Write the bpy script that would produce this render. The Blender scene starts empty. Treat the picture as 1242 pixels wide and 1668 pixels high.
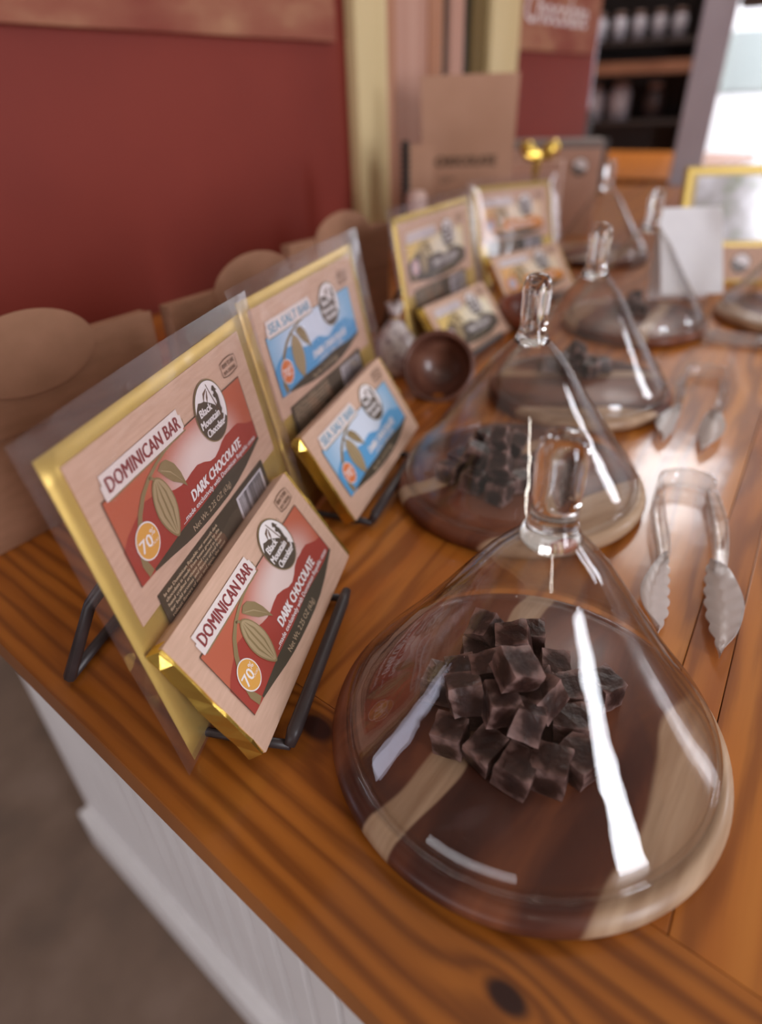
import bpy, bmesh, math, random
from mathutils import Vector, Matrix
random.seed(7)
sc = bpy.context.scene
C = sc.collection
TZ = 0.90                                   # height of the countertop above the floor
PI = math.pi

# ------------------------------------------------------------------ camera
PITCH, ROLL = 0.5879, -0.03497
fwd = Vector((0, math.cos(PITCH), -math.sin(PITCH)))
rt = Vector((1, 0, 0)); up = rt.cross(fwd)
cx_ = rt*math.cos(ROLL) + up*math.sin(ROLL)
cy_ = -rt*math.sin(ROLL) + up*math.cos(ROLL)
cam = bpy.data.cameras.new('camera'); camo = bpy.data.objects.new('camera', cam); C.objects.link(camo)
m = Matrix(((cx_.x, cy_.x, -fwd.x, 0), (cx_.y, cy_.y, -fwd.y, 0), (cx_.z, cy_.z, -fwd.z, TZ+0.25), (0, 0, 0, 1)))
camo.matrix_world = m
cam.sensor_fit = 'HORIZONTAL'; cam.sensor_width = 24.0; cam.lens = 24.0*1004/1242
cam.clip_start = 0.01; cam.clip_end = 60
cam.dof.use_dof = True; cam.dof.focus_distance = 0.292; cam.dof.aperture_fstop = 3.1
sc.camera = camo

# ------------------------------------------------------------------ world, lights, exposure
w = bpy.data.worlds.new('world'); sc.world = w; w.use_nodes = True
bg = w.node_tree.nodes['Background']; bg.inputs[0].default_value = (1.0, 0.93, 0.95, 1); bg.inputs[1].default_value = 0.55
sc.view_settings.view_transform = 'Standard'; sc.view_settings.look = 'None'
sc.view_settings.exposure = 0.32; sc.view_settings.gamma = 1.0; sc.view_settings.use_curve_mapping = False
sc.cycles.max_bounces = 14; sc.cycles.transparent_max_bounces = 32; sc.cycles.transmission_bounces = 12
sc.cycles.glossy_bounces = 6; sc.cycles.diffuse_bounces = 4

def area(name, az, el, dist, sx, sy, L, col=(1, 1, 1), aim=None):
    a, e = math.radians(az), math.radians(el)
    tgt = Vector(aim or (0.08, 0.25, TZ+0.05))
    d = Vector((math.sin(a)*math.cos(e), math.cos(a)*math.cos(e), math.sin(e)))
    l = bpy.data.lights.new(name, 'AREA'); l.shape = 'RECTANGLE'; l.size = sx; l.size_y = sy
    l.energy = L*PI*sx*sy; l.color = col
    o = bpy.data.objects.new(name, l); C.objects.link(o)
    o.location = tgt + d*dist
    o.rotation_euler = d.to_track_quat('Z', 'Y').to_euler()
    return o
area('window_daylight_behind', 141, 9.5, 3.0, 0.70, 1.65, 15.0, (0.90, 0.92, 1.0))
area('window_daylight_right', 84, 16, 3.0, 0.36, 0.8, 14.0, (0.92, 0.93, 1.0))
area('window_daylight_left', -89, 1, 2.6, 0.40, 0.5, 3.5, (0.80, 0.80, 1.0))
area('ceiling_strip_light', 180, 50, 2.6, 0.06, 0.9, 26.0, (1.0, 0.93, 0.82))
def area_at(name, loc, tgt, sx, sy, L, col):
    l = bpy.data.lights.new(name, 'AREA'); l.shape = 'RECTANGLE'; l.size = sx; l.size_y = sy; l.energy = L*PI*sx*sy; l.color = col
    o = bpy.data.objects.new(name, l); C.objects.link(o); o.location = loc; o.rotation_euler = (Vector(loc)-Vector(tgt)).to_track_quat('Z', 'Y').to_euler()
area_at('overhead_fill_light', (0.8, 0.6, 2.86), (0.8, 0.6, 0.9), 6.4, 6.4, 0.27, (1.0, 0.93, 0.86))  # unseen overhead fill, added for warm ambient light
area_at('low_fill_light', (-1.7, -2.6, 0.42), (-0.1, 0.2, 0.40), 2.6, 0.75, 3.6, (0.95, 0.94, 1.0))  # unseen fill added low behind the camera to lift base panel and floor
area_at('far_fill_light', (1.25, 3.3, 2.82), (1.1, 3.0, 0.9), 1.3, 1.3, 5.0, (1.0, 0.95, 0.9))  # added fill that brightens the far counter and shelves, no fixture seen
area_at('street_daylight', (3.5, 3.3, 2.72), (3.3, 6.2, 1.0), 1.6, 1.2, 60.0, (0.95, 0.97, 1.0))
area('transom_daylight', 29.5, 24.5, 3.2, 0.50, 0.66, 9.0, (0.94, 0.95, 1.0))

# ------------------------------------------------------------------ materials
def mat(name, col, rough=0.6, metal=0.0, coat=0.0, spec=0.5, trans=0.0, ior=1.45, emis=None, bump=None, coatr=0.1):
    m = bpy.data.materials.new(name); m.use_nodes = True
    b = m.node_tree.nodes['Principled BSDF']
    b.inputs['Base Color'].default_value = (*col, 1); b.inputs['Roughness'].default_value = rough
    b.inputs['Metallic'].default_value = metal; b.inputs['Coat Weight'].default_value = coat
    b.inputs['Coat Roughness'].default_value = coatr
    b.inputs['Specular IOR Level'].default_value = spec; b.inputs['Transmission Weight'].default_value = trans
    b.inputs['IOR'].default_value = ior
    if emis: b.inputs['Emission Color'].default_value = (*emis[0], 1); b.inputs['Emission Strength'].default_value = emis[1]
    if bump: add_bump(m, *bump)
    return m
def N(m, t, **k):
    n = m.node_tree.nodes.new(t)
    for a, v in k.items():
        if a.startswith('i_'): n.inputs[a[2:].replace('_', ' ')].default_value = v
        else: setattr(n, a, v)
    return n
def L(m, a, ao, b, bi): m.node_tree.links.new(a.outputs[ao], b.inputs[bi])
def bsdf(m): return m.node_tree.nodes['Principled BSDF']
def add_bump(m, scale, strength, dist=0.001, detail=4.0, stretch=None):
    tc = N(m, 'ShaderNodeTexCoord'); mp = N(m, 'ShaderNodeMapping')
    if stretch: mp.inputs['Scale'].default_value = stretch
    n = N(m, 'ShaderNodeTexNoise', i_Scale=scale, i_Detail=detail)
    bu = N(m, 'ShaderNodeBump', i_Strength=strength, i_Distance=dist)
    L(m, tc, 'Object', mp, 'Vector'); L(m, mp, 0, n, 'Vector'); L(m, n, 0, bu, 'Height'); L(m, bu, 0, bsdf(m), 'Normal')
def ramp(m, stops):
    r = N(m, 'ShaderNodeValToRGB'); e = r.color_ramp.elements
    while len(e) < len(stops): e.new(0.5)
    for k, (p, c) in enumerate(stops): e[k].position = p; e[k].color = (*c, 1)
    return r
def noise_mat(name, stops, scale=5, detail=4, rough=0.6, stretch=(1, 1, 1), bump=0.0, bd=0.001, **k):
    m = mat(name, (0.5, 0.5, 0.5), rough, **k)
    tc = N(m, 'ShaderNodeTexCoord'); mp = N(m, 'ShaderNodeMapping'); mp.inputs['Scale'].default_value = stretch
    n = N(m, 'ShaderNodeTexNoise', i_Scale=scale, i_Detail=detail); r = ramp(m, stops)
    L(m, tc, 'Object', mp, 'Vector'); L(m, mp, 0, n, 'Vector'); L(m, n, 0, r, 0); L(m, r, 0, bsdf(m), 'Base Color')
    if bump:
        bu = N(m, 'ShaderNodeBump', i_Strength=bump, i_Distance=bd); L(m, n, 0, bu, 'Height'); L(m, bu, 0, bsdf(m), 'Normal')
    return m

def pine(name, knots=(), dark=(0.19, 0.045, 0.005), mid=(0.46, 0.135, 0.016), light=(0.62, 0.225, 0.036), freq=24.0, warp=0.03, wscale=2.2):
    """varnished pine: growth lines run along local X, local Y is across the board"""
    m = mat(name, mid, 0.42, coat=0.5, coatr=0.11, spec=0.3)
    tc = N(m, 'ShaderNodeTexCoord'); oi = N(m, 'ShaderNodeObjectInfo')
    cmb = N(m, 'ShaderNodeCombineXYZ'); ml = N(m, 'ShaderNodeMath', operation='MULTIPLY'); ml.inputs[1].default_value = 7.0
    L(m, oi, 'Random', ml, 0); L(m, ml, 0, cmb, 'Z')
    add = N(m, 'ShaderNodeVectorMath', operation='ADD'); L(m, tc, 'Object', add, 0); L(m, cmb, 0, add, 1)
    mp = N(m, 'ShaderNodeMapping'); mp.inputs['Scale'].default_value = (wscale*0.9, wscale*3.2, 1)
    L(m, add, 0, mp, 'Vector')
    n1 = N(m, 'ShaderNodeTexNoise', i_Scale=1.6, i_Detail=2.0); L(m, mp, 0, n1, 'Vector')
    sx = N(m, 'ShaderNodeSeparateXYZ'); L(m, tc, 'Object', sx, 0)
    wv = N(m, 'ShaderNodeMath', operation='MULTIPLY_ADD'); wv.inputs[1].default_value = warp*2; L(m, n1, 0, wv, 0); L(m, sx, 'Y', wv, 2)
    last = wv; knotmask = None
    for (kx, ky, kr, amp) in knots:
        cp = N(m, 'ShaderNodeCombineXYZ'); a1 = N(m, 'ShaderNodeMath', operation='SUBTRACT'); a1.inputs[1].default_value = kx
        a2 = N(m, 'ShaderNodeMath', operation='SUBTRACT'); a2.inputs[1].default_value = ky
        L(m, sx, 'X', a1, 0); L(m, sx, 'Y', a2, 0)
        s2 = N(m, 'ShaderNodeMath', operation='MULTIPLY'); s2.inputs[1].default_value = 0.55; L(m, a1, 0, s2, 0)
        L(m, s2, 0, cp, 'X'); L(m, a2, 0, cp, 'Y')
        ln = N(m, 'ShaderNodeVectorMath', operation='LENGTH'); L(m, cp, 0, ln, 0)
        dv = N(m, 'ShaderNodeMath', operation='DIVIDE'); dv.inputs[1].default_value = kr*2.4; L(m, ln, 'Value', dv, 0)
        sq = N(m, 'ShaderNodeMath', operation='POWER'); sq.inputs[1].default_value = 2.0; L(m, dv, 0, sq, 0)
        ng = N(m, 'ShaderNodeMath', operation='MULTIPLY'); ng.inputs[1].default_value = -1.0; L(m, sq, 0, ng, 0)
        ex = N(m, 'ShaderNodeMath', operation='EXPONENT'); L(m, ng, 0, ex, 0)
        ma = N(m, 'ShaderNodeMath', operation='MULTIPLY_ADD'); ma.inputs[1].default_value = amp; L(m, ex, 0, ma, 0); L(m, last, 0, ma, 2); last = ma
        mr = N(m, 'ShaderNodeMapRange'); mr.interpolation_type = 'SMOOTHSTEP'
        mr.inputs['From Min'].default_value = kr*0.55; mr.inputs['From Max'].default_value = kr*1.25
        mr.inputs['To Min'].default_value = 1.0; mr.inputs['To Max'].default_value = 0.0; L(m, ln, 'Value', mr, 'Value')
        if knotmask is None: knotmask = mr
        else:
            mx = N(m, 'ShaderNodeMath', operation='MAXIMUM'); L(m, knotmask, 0, mx, 0); L(m, mr, 0, mx, 1); knotmask = mx
    ph = N(m, 'ShaderNodeMath', operation='MULTIPLY'); ph.inputs[1].default_value = freq*2*PI; L(m, last, 0, ph, 0)
    n3 = N(m, 'ShaderNodeTexNoise', i_Scale=3.0, i_Detail=3.0); mp3 = N(m, 'ShaderNodeMapping'); mp3.inputs['Scale'].default_value = (3, 40, 1)
    L(m, add, 0, mp3, 'Vector'); L(m, mp3, 0, n3, 'Vector')
    ph2 = N(m, 'ShaderNodeMath', operation='MULTIPLY_ADD'); ph2.inputs[1].default_value = 6.0; L(m, n3, 0, ph2, 0); L(m, ph, 0, ph2, 2)
    sn = N(m, 'ShaderNodeMath', operation='SINE'); L(m, ph2, 0, sn, 0)
    nr = N(m, 'ShaderNodeMath', operation='MULTIPLY_ADD'); nr.inputs[1].default_value = 0.5; nr.inputs[2].default_value = 0.5; L(m, sn, 0, nr, 0)
    pw = N(m, 'ShaderNodeMath', operation='POWER'); pw.inputs[1].default_value = 1.7; L(m, nr, 0, pw, 0)
    n2 = N(m, 'ShaderNodeTexNoise', i_Scale=4.0, i_Detail=5.0); mp2 = N(m, 'ShaderNodeMapping'); mp2.inputs['Scale'].default_value = (1.2, 14, 1)
    L(m, add, 0, mp2, 'Vector'); L(m, mp2, 0, n2, 'Vector')
    base = ramp(m, [(0.30, mid), (0.70, light)]); L(m, n2, 0, base, 0)
    mx = N(m, 'ShaderNodeMix', data_type='RGBA'); L(m, pw, 0, mx, 0); L(m, base, 0, mx, 6); mx.inputs[7].default_value = (*dark, 1)
    sc_ = N(m, 'ShaderNodeMath', operation='MULTIPLY'); sc_.inputs[1].default_value = 0.62; L(m, pw, 0, sc_, 0); L(m, sc_, 0, mx, 0)
    out = mx
    if knotmask is not None:
        k2 = N(m, 'ShaderNodeMix', data_type='RGBA'); L(m, knotmask, 0, k2, 0); L(m, mx, 2, k2, 6); k2.inputs[7].default_value = (0.035, 0.008, 0.004, 1); out = k2
    L(m, out, 2, bsdf(m), 'Base Color')
    n4 = N(m, 'ShaderNodeTexNoise', i_Scale=25.0, i_Detail=2.0); L(m, tc, 'Object', n4, 'Vector')
    bu = N(m, 'ShaderNodeBump', i_Strength=0.22, i_Distance=0.0012); L(m, n4, 0, bu, 'Height'); L(m, bu, 0, bsdf(m), 'Coat Normal')
    return m

def thin_glass(name, tint=(0.985, 0.98, 0.97), f0=0.045, rough=0.0, edge=(0.62, 0.56, 0.5), bump=0.0, haze=None, bscale=30):
    """thin clear sheet: straight-through transparency plus a Fresnel-weighted mirror"""
    m = bpy.data.materials.new(name); m.use_nodes = True; nt = m.node_tree; nt.nodes.clear()
    out = N(m, 'ShaderNodeOutputMaterial'); mixs = N(m, 'ShaderNodeMixShader')
    tr = N(m, 'ShaderNodeBsdfTransparent'); gl = N(m, 'ShaderNodeBsdfGlossy'); gl.inputs['Roughness'].default_value = rough
    lw = N(m, 'ShaderNodeLayerWeight'); lw.inputs['Blend'].default_value = 0.5
    p = N(m, 'ShaderNodeMath', operation='POWER'); p.inputs[1].default_value = 4.2; L(m, lw, 'Facing', p, 0)
    ma = N(m, 'ShaderNodeMath', operation='MULTIPLY_ADD', use_clamp=True); ma.inputs[1].default_value = 0.9-f0; ma.inputs[2].default_value = f0; L(m, p, 0, ma, 0)
    p2 = N(m, 'ShaderNodeMath', operation='POWER'); p2.inputs[1].default_value = 5.0; L(m, lw, 'Facing', p2, 0)
    mc = N(m, 'ShaderNodeMix', data_type='RGBA'); mc.inputs[6].default_value = (*tint, 1); mc.inputs[7].default_value = (*edge, 1); L(m, p2, 0, mc, 0); L(m, mc, 2, tr, 0)
    if bump:
        tc = N(m, 'ShaderNodeTexCoord'); n = N(m, 'ShaderNodeTexNoise', i_Scale=bscale, i_Detail=2.0); bu = N(m, 'ShaderNodeBump', i_Strength=bump, i_Distance=0.002)
        L(m, tc, 'Object', n, 'Vector'); L(m, n, 0, bu, 'Height'); L(m, bu, 0, gl, 'Normal')
    L(m, ma, 0, mixs, 0); L(m, tr, 0, mixs, 1); L(m, gl, 0, mixs, 2)
    src = mixs
    if haze:
        df = N(m, 'ShaderNodeBsdfDiffuse'); df.inputs[0].default_value = (*haze[0], 1)
        ms = N(m, 'ShaderNodeMixShader'); ms.inputs[0].default_value = haze[1]; L(m, mixs, 0, ms, 1); L(m, df, 0, ms, 2); src = ms
    L(m, src, 0, out, 0)
    return m

M = {}
M['red_wall'] = noise_mat('red_wall_paint', [(0.3, (0.18, 0.018, 0.010)), (0.7, (0.23, 0.027, 0.014))], 3, rough=0.62)
M['chalk'] = noise_mat('chalked_red_board', [(0.30, (0.23, 0.045, 0.030)), (0.55, (0.32, 0.11, 0.065)), (0.8, (0.46, 0.24, 0.13))], 9, 9, 0.8, (1, 3, 2.2))
M['cream_trim'] = noise_mat('yellow_cream_paint', [(0.3, (0.64, 0.49, 0.24)), (0.7, (0.72, 0.58, 0.32))], 12, rough=0.5, stretch=(1, 1, .1))
M['door_wood'] = noise_mat('pale_door_wood', [(0.3, (0.38, 0.15, 0.07)), (0.7, (0.52, 0.27, 0.17))], 9, 4, 0.5, (4, 4, .2))
M['door_pink'] = noise_mat('worn_pink_wood', [(0.3, (0.48, 0.25, 0.18)), (0.7, (0.56, 0.32, 0.24))], 9, 4, 0.5, (4, 4, .2))
M['dark_glass'] = mat('dark_door_glass', (0.03, 0.035, 0.03), 0.15)
M['olive'] = mat('olive_shadowed_wood', (0.16, 0.10, 0.03), 0.6)
M['gray_post'] = noise_mat('gray_lilac_paint', [(0.3, (0.40, 0.34, 0.37)), (0.7, (0.47, 0.41, 0.44))], 5, rough=0.55)
M['white_beadboard'] = noise_mat('white_painted_beadboard', [(0.3, (0.76, 0.73, 0.72)), (0.7, (0.84, 0.81, 0.80))], 6, rough=0.45)
M['floor'] = noise_mat('brown_concrete', [(0.25, (0.12, 0.082, 0.062)), (0.5, (0.20, 0.130, 0.092)), (0.75, (0.27, 0.185, 0.14))], 5.5, 9, 0.7, bump=0.3, bd=0.004)
M['ceiling'] = noise_mat('brown_ceiling_boards', [(0.3, (0.10, 0.06, 0.04)), (0.7, (0.16, 0.10, 0.07))], 3, rough=0.7)
M['brown_wall'] = noise_mat('dark_brown_wall', [(0.3, (0.05, 0.03, 0.022)), (0.7, (0.09, 0.055, 0.04))], 3, rough=0.7)
M['shop_wall'] = noise_mat('shop_wall_paint', [(0.3, (0.20, 0.12, 0.085)), (0.7, (0.26, 0.16, 0.115))], 3, rough=0.7)
M['kraft'] = noise_mat('kraft_paper', [(0.3, (0.58, 0.37, 0.265)), (0.7, (0.66, 0.43, 0.32))], 60, 3, 0.7, (1, 8, 1), bump=0.05, bd=.0002)
M['kraft_box'] = noise_mat('kraft_cardboard', [(0.3, (0.32, 0.158, 0.088)), (0.7, (0.40, 0.20, 0.118))], 40, 4, 0.75, (1, 1, 3), bump=0.06, bd=.0002)
M['kraft_edge'] = mat('kraft_cardboard_edge', (0.42, 0.24, 0.15), 0.8)
M['kraft_bag'] = noise_mat('kraft_bag_paper', [(0.3, (0.42, 0.22, 0.13)), (0.7, (0.50, 0.28, 0.18))], 8, 4, 0.7, bump=0.5, bd=.004)
M['gold'] = mat('gold_foil', (0.72, 0.48, 0.10), 0.26, 0.92, bump=(70, 0.35, 0.0012, 3))
M['gold_flat'] = mat('flat_gold_sheet', (0.60, 0.42, 0.11), 0.42, 0.55, bump=(18, 0.25, 0.002, 3))
M['black_iron'] = noise_mat('black_iron', [(0.3, (0.030, 0.022, 0.022)), (0.7, (0.05, 0.035, 0.035))], 60, 4, 0.42, bump=0.3, bd=.0004)
M['sleeve'] = thin_glass('clear_plastic_sleeve', (0.97, 0.95, 0.95), 0.05, 0.10, (0.8, 0.76, 0.76), 0.9, ((0.62, 0.54, 0.57), 0.022), 22)
M['cone_glass'] = thin_glass('clear_blown_glass', (0.988, 0.984, 0.98), 0.040, 0.0, (0.50, 0.44, 0.40), 0.30, None, 34)
M['solid_glass'] = mat('solid_clear_glass', (0.97, 0.97, 0.96), 0.01, trans=1.0, ior=1.5)
M['frost'] = thin_glass('frosted_clear_plastic', (0.90, 0.88, 0.87), 0.05, 0.25, (0.7, 0.66, 0.65), 0.0, ((0.90, 0.84, 0.82), 0.46))
M['clear_plastic'] = thin_glass('clear_plastic', (0.95, 0.94, 0.93), 0.07, 0.04, (0.72, 0.66, 0.62), 0.35, ((0.9, 0.84, 0.82), 0.14), 60)
M['barcode_white'] = mat('barcode_white', (0.66, 0.62, 0.66), 0.5); M['ink_black'] = mat('black_ink', (0.02, 0.016, 0.014), 0.5)
M['white_ink'] = mat('white_ink', (0.86, 0.80, 0.80), 0.5)
M['strip'] = mat('title_strip_white', (0.78, 0.68, 0.65), 0.55)
M['olive_ink'] = mat('dark_olive_ink', (0.060, 0.045, 0.025), 0.5)
M['logo_dark'] = mat('logo_dark_brown', (0.085, 0.060, 0.038), 0.45)
M['khaki_ink'] = mat('khaki_ink', (0.27, 0.19, 0.085), 0.5); M['khaki_light'] = mat('light_khaki_ink', (0.42, 0.31, 0.17), 0.5)
M['maroon_ink'] = mat('maroon_ink', (0.24, 0.035, 0.035), 0.5); M['tan_ink'] = mat('tan_ink', (0.55, 0.40, 0.26), 0.5)
M['brown_ink'] = mat('brown_stamp_ink', (0.14, 0.07, 0.035), 0.6)
M['bowl'] = noise_mat('turned_brown_wood', [(0.3, (0.07, 0.022, 0.014)), (0.55, (0.15, 0.055, 0.034)), (0.8, (0.27, 0.12, 0.075))], 28, 4, 0.36, (1, 1, 2.5), coat=0.35)
M['red_bowl'] = noise_mat('turned_red_wood', [(0.3, (0.13, 0.03, 0.014)), (0.7, (0.22, 0.06, 0.03))], 20, 4, 0.4)
M['choc'] = None

def sky_grad(name, white, deep, c=(0.085, 0.040), r0=0.012, r1=0.062, sx=0.75):
    m = mat(name, white, 0.48)
    tc = N(m, 'ShaderNodeTexCoord'); sb = N(m, 'ShaderNodeVectorMath', operation='SUBTRACT'); sb.inputs[1].default_value = (c[0], c[1], 0)
    ms = N(m, 'ShaderNodeVectorMath', operation='MULTIPLY'); ms.inputs[1].default_value = (sx, 1.7, 0)
    ln = N(m, 'ShaderNodeVectorMath', operation='LENGTH'); mr = N(m, 'ShaderNodeMapRange'); mr.interpolation_type = 'SMOOTHSTEP'
    mr.inputs['From Min'].default_value = r0; mr.inputs['From Max'].default_value = r1
    mx = N(m, 'ShaderNodeMix', data_type='RGBA'); mx.inputs[6].default_value = (*white, 1); mx.inputs[7].default_value = (*deep, 1)
    L(m, tc, 'Object', sb, 0); L(m, sb, 0, ms, 0); L(m, ms, 0, ln, 0); L(m, ln, 'Value', mr, 'Value'); L(m, mr, 0, mx, 0); L(m, mx, 2, bsdf(m), 'Base Color')
    return m
SCH = {
 'red': dict(sky=sky_grad('print_sky_red', (0.78, 0.62, 0.58), (0.50, 0.12, 0.06), (0.084, 0.034), 0.008, 0.040), hill=mat('print_hill_red', (0.36, 0.045, 0.028), 0.48), badge=mat('badge_orange', (0.72, 0.36, 0.07), 0.5), badget=M['white_ink'], title=M['maroon_ink'], stripm=M['strip'], low=M['olive_ink']),
 'blue': dict(sky=sky_grad('print_sky_blue', (0.66, 0.72, 0.84), (0.22, 0.46, 0.70), (0.070, 0.040), 0.012, 0.055), hill=mat('print_hill_blue', (0.10, 0.34, 0.62), 0.48), badge=mat('badge_red_orange', (0.72, 0.20, 0.06), 0.5), badget=M['white_ink'], title=mat('blue_ink', (0.16, 0.34, 0.48), 0.5), stripm=M['strip'], low=M['olive_ink']),
 'yellow': dict(sky=sky_grad('print_sky_yellow', (0.86, 0.78, 0.62), (0.78, 0.55, 0.18), (0.100, 0.036), 0.012, 0.06), hill=mat('print_hill_charcoal', (0.10, 0.075, 0.06), 0.48), badge=mat('badge_pink', (0.60, 0.34, 0.36), 0.5), badget=M['white_ink'], title=mat('lilac_ink', (0.5, 0.44, 0.5), 0.5), stripm=M['strip'], low=M['olive_ink']),
 'orange': dict(sky=sky_grad('print_sky_orange', (0.84, 0.70, 0.54), (0.76, 0.42, 0.16), (0.095, 0.038), 0.012, 0.06), hill=mat('print_hill_orange', (0.72, 0.27, 0.05), 0.48), badge=mat('badge_lilac', (0.32, 0.28, 0.40), 0.5), badget=M['white_ink'], title=mat('lilac_ink_pale', (0.5, 0.44, 0.5), 0.5), stripm=M['strip'], low=M['olive_ink']),
}

# ------------------------------------------------------------------ mesh helpers
class MB:
    def __init__(s): s.v = []; s.f = []; s.m = []; s.sm = []
    def add(s, vs, fs, mi=0, smooth=False):
        o = len(s.v); s.v += [tuple(v) for v in vs]
        for f in fs: s.f.append([i+o for i in f]); s.m.append(mi); s.sm.append(smooth)
        return s
    def box(s, a, b, mi=0, rot=None, at=None):
        vs = [Vector((x, y, z)) for x in (a[0], b[0]) for y in (a[1], b[1]) for z in (a[2], b[2])]
        if rot is not None: vs = [rot @ v for v in vs]
        if at is not None: vs = [v + Vector(at) for v in vs]
        return s.add(vs, [(0, 1, 3, 2), (4, 6, 7, 5), (0, 4, 5, 1), (2, 3, 7, 6), (0, 2, 6, 4), (1, 5, 7, 3)], mi)
    def prism(s, poly, z0, z1, mi=0):
        n = len(poly)
        s.add([(x, y, z0) for x, y in poly] + [(x, y, z1) for x, y in poly], [list(range(n))[::-1], list(range(n, 2*n))] + [(i, (i+1) % n, n+(i+1) % n, n+i) for i in range(n)], mi)
        return s
    def flat(s, poly, z, mi=0):
        return s.add([(x, y, z) for x, y in poly], [list(range(len(poly)))], mi)
    def ell(s, cx, cy, rx, ry, z, mi=0, n=40):
        return s.flat([(cx+rx*math.cos(2*PI*k/n), cy+ry*math.sin(2*PI*k/n)) for k in range(n)], z, mi)
    def ring(s, cx, cy, rx, ry, t, z, mi=0, n=40):
        vs = [(cx+(rx-d)*math.cos(2*PI*k/n), cy+(ry-d)*math.sin(2*PI*k/n), z) for d in (0, t) for k in range(n)]
        return s.add(vs, [(k, (k+1) % n, n+(k+1) % n, n+k) for k in range(n)], mi)
    def strip(s, pts, ws, z, mi=0):
        vs = []
        for i, p in enumerate(pts):
            a = Vector(pts[max(i-1, 0)]); b = Vector(pts[min(i+1, len(pts)-1)]); d = (b-a).normalized(); n = Vector((-d.y, d.x))
            w_ = ws[i] if isinstance(ws, (list, tuple)) else ws
            vs += [(p[0]+n.x*w_, p[1]+n.y*w_, z), (p[0]-n.x*w_, p[1]-n.y*w_, z)]
        return s.add(vs, [(2*i, 2*i+1, 2*i+3, 2*i+2) for i in range(len(pts)-1)], mi)
    def lathe(s, prof, n=64, mi=0, at=(0, 0, 0), closed=False, smooth=True):
        vs = [(at[0]+r*math.cos(2*PI*k/n), at[1]+r*math.sin(2*PI*k/n), at[2]+z) for r, z in prof for k in range(n)]
        q = len(prof); fs = []
        for i in range(q if closed else q-1):
            j = (i+1) % q
            for k in range(n):
                fs.append((i*n+k, i*n+(k+1) % n, j*n+(k+1) % n, j*n+k))
        return s.add(vs, fs, mi, smooth)
    def tube(s, pts, r, n=10, mi=0, cap=True, sq=None):
        pts = [Vector(p) for p in pts]; vs = []; ref = Vector((0, 0, 1))
        for i, p in enumerate(pts):
            d = (pts[min(i+1, len(pts)-1)] - pts[max(i-1, 0)]).normalized()
            if abs(d.dot(ref)) > 0.98: ref = Vector((1, 0, 0))
            x = d.cross(ref).normalized(); y = x.cross(d)
            rr = r[i] if isinstance(r, (list, tuple)) else r
            for k in range(n):
                a = 2*PI*(k+.5)/n
                c_, s_ = math.cos(a), math.sin(a)
                vs.append(p + x*c_*rr + y*s_*rr*(sq or 1))
        fs = [(i*n+k, i*n+(k+1) % n, (i+1)*n+(k+1) % n, (i+1)*n+k) for i in range(len(pts)-1) for k in range(n)]
        if cap: fs += [list(range(n))[::-1], list(range((len(pts)-1)*n, len(pts)*n))]
        return s.add(vs, fs, mi, n > 6)
    def build(s, name, mats, parent=None, bevel=0.0, seg=2, recalc=True):
        me = bpy.data.meshes.new(name); me.from_pydata(s.v, [], s.f)
        if not isinstance(mats, (list, tuple)): mats = [mats]
        for x in mats: me.materials.append(x)
        for p, mi, sm in zip(me.polygons, s.m, s.sm): p.material_index = mi; p.use_smooth = sm
        if recalc:
            bm = bmesh.new(); bm.from_mesh(me); bmesh.ops.recalc_face_normals(bm, faces=bm.faces)
            if bevel: bmesh.ops.bevel(bm, geom=list(bm.edges), offset=bevel, segments=seg, profile=0.6, affect='EDGES')
            bm.to_mesh(me); bm.free()
        me.update()
        o = bpy.data.objects.new(name, me); C.objects.link(o)
        if parent is not None: o.parent = parent
        return o
def tag(o, label=None, cat=None, group=None, kind=None):
    if label: o['label'] = label
    if cat: o['category'] = cat
    if group: o['group'] = group
    if kind: o['kind'] = kind
    return o
def empty(name, loc=(0, 0, 0), rz=0.0, mtx=None):
    o = bpy.data.objects.new(name, None); C.objects.link(o); o.empty_display_size = 0.02
    if mtx is not None: o.matrix_world = mtx
    else: o.location = loc; o.rotation_euler = (0, 0, rz)
    return o
def structure(o, label=None): return tag(o, label, kind='structure')

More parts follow.
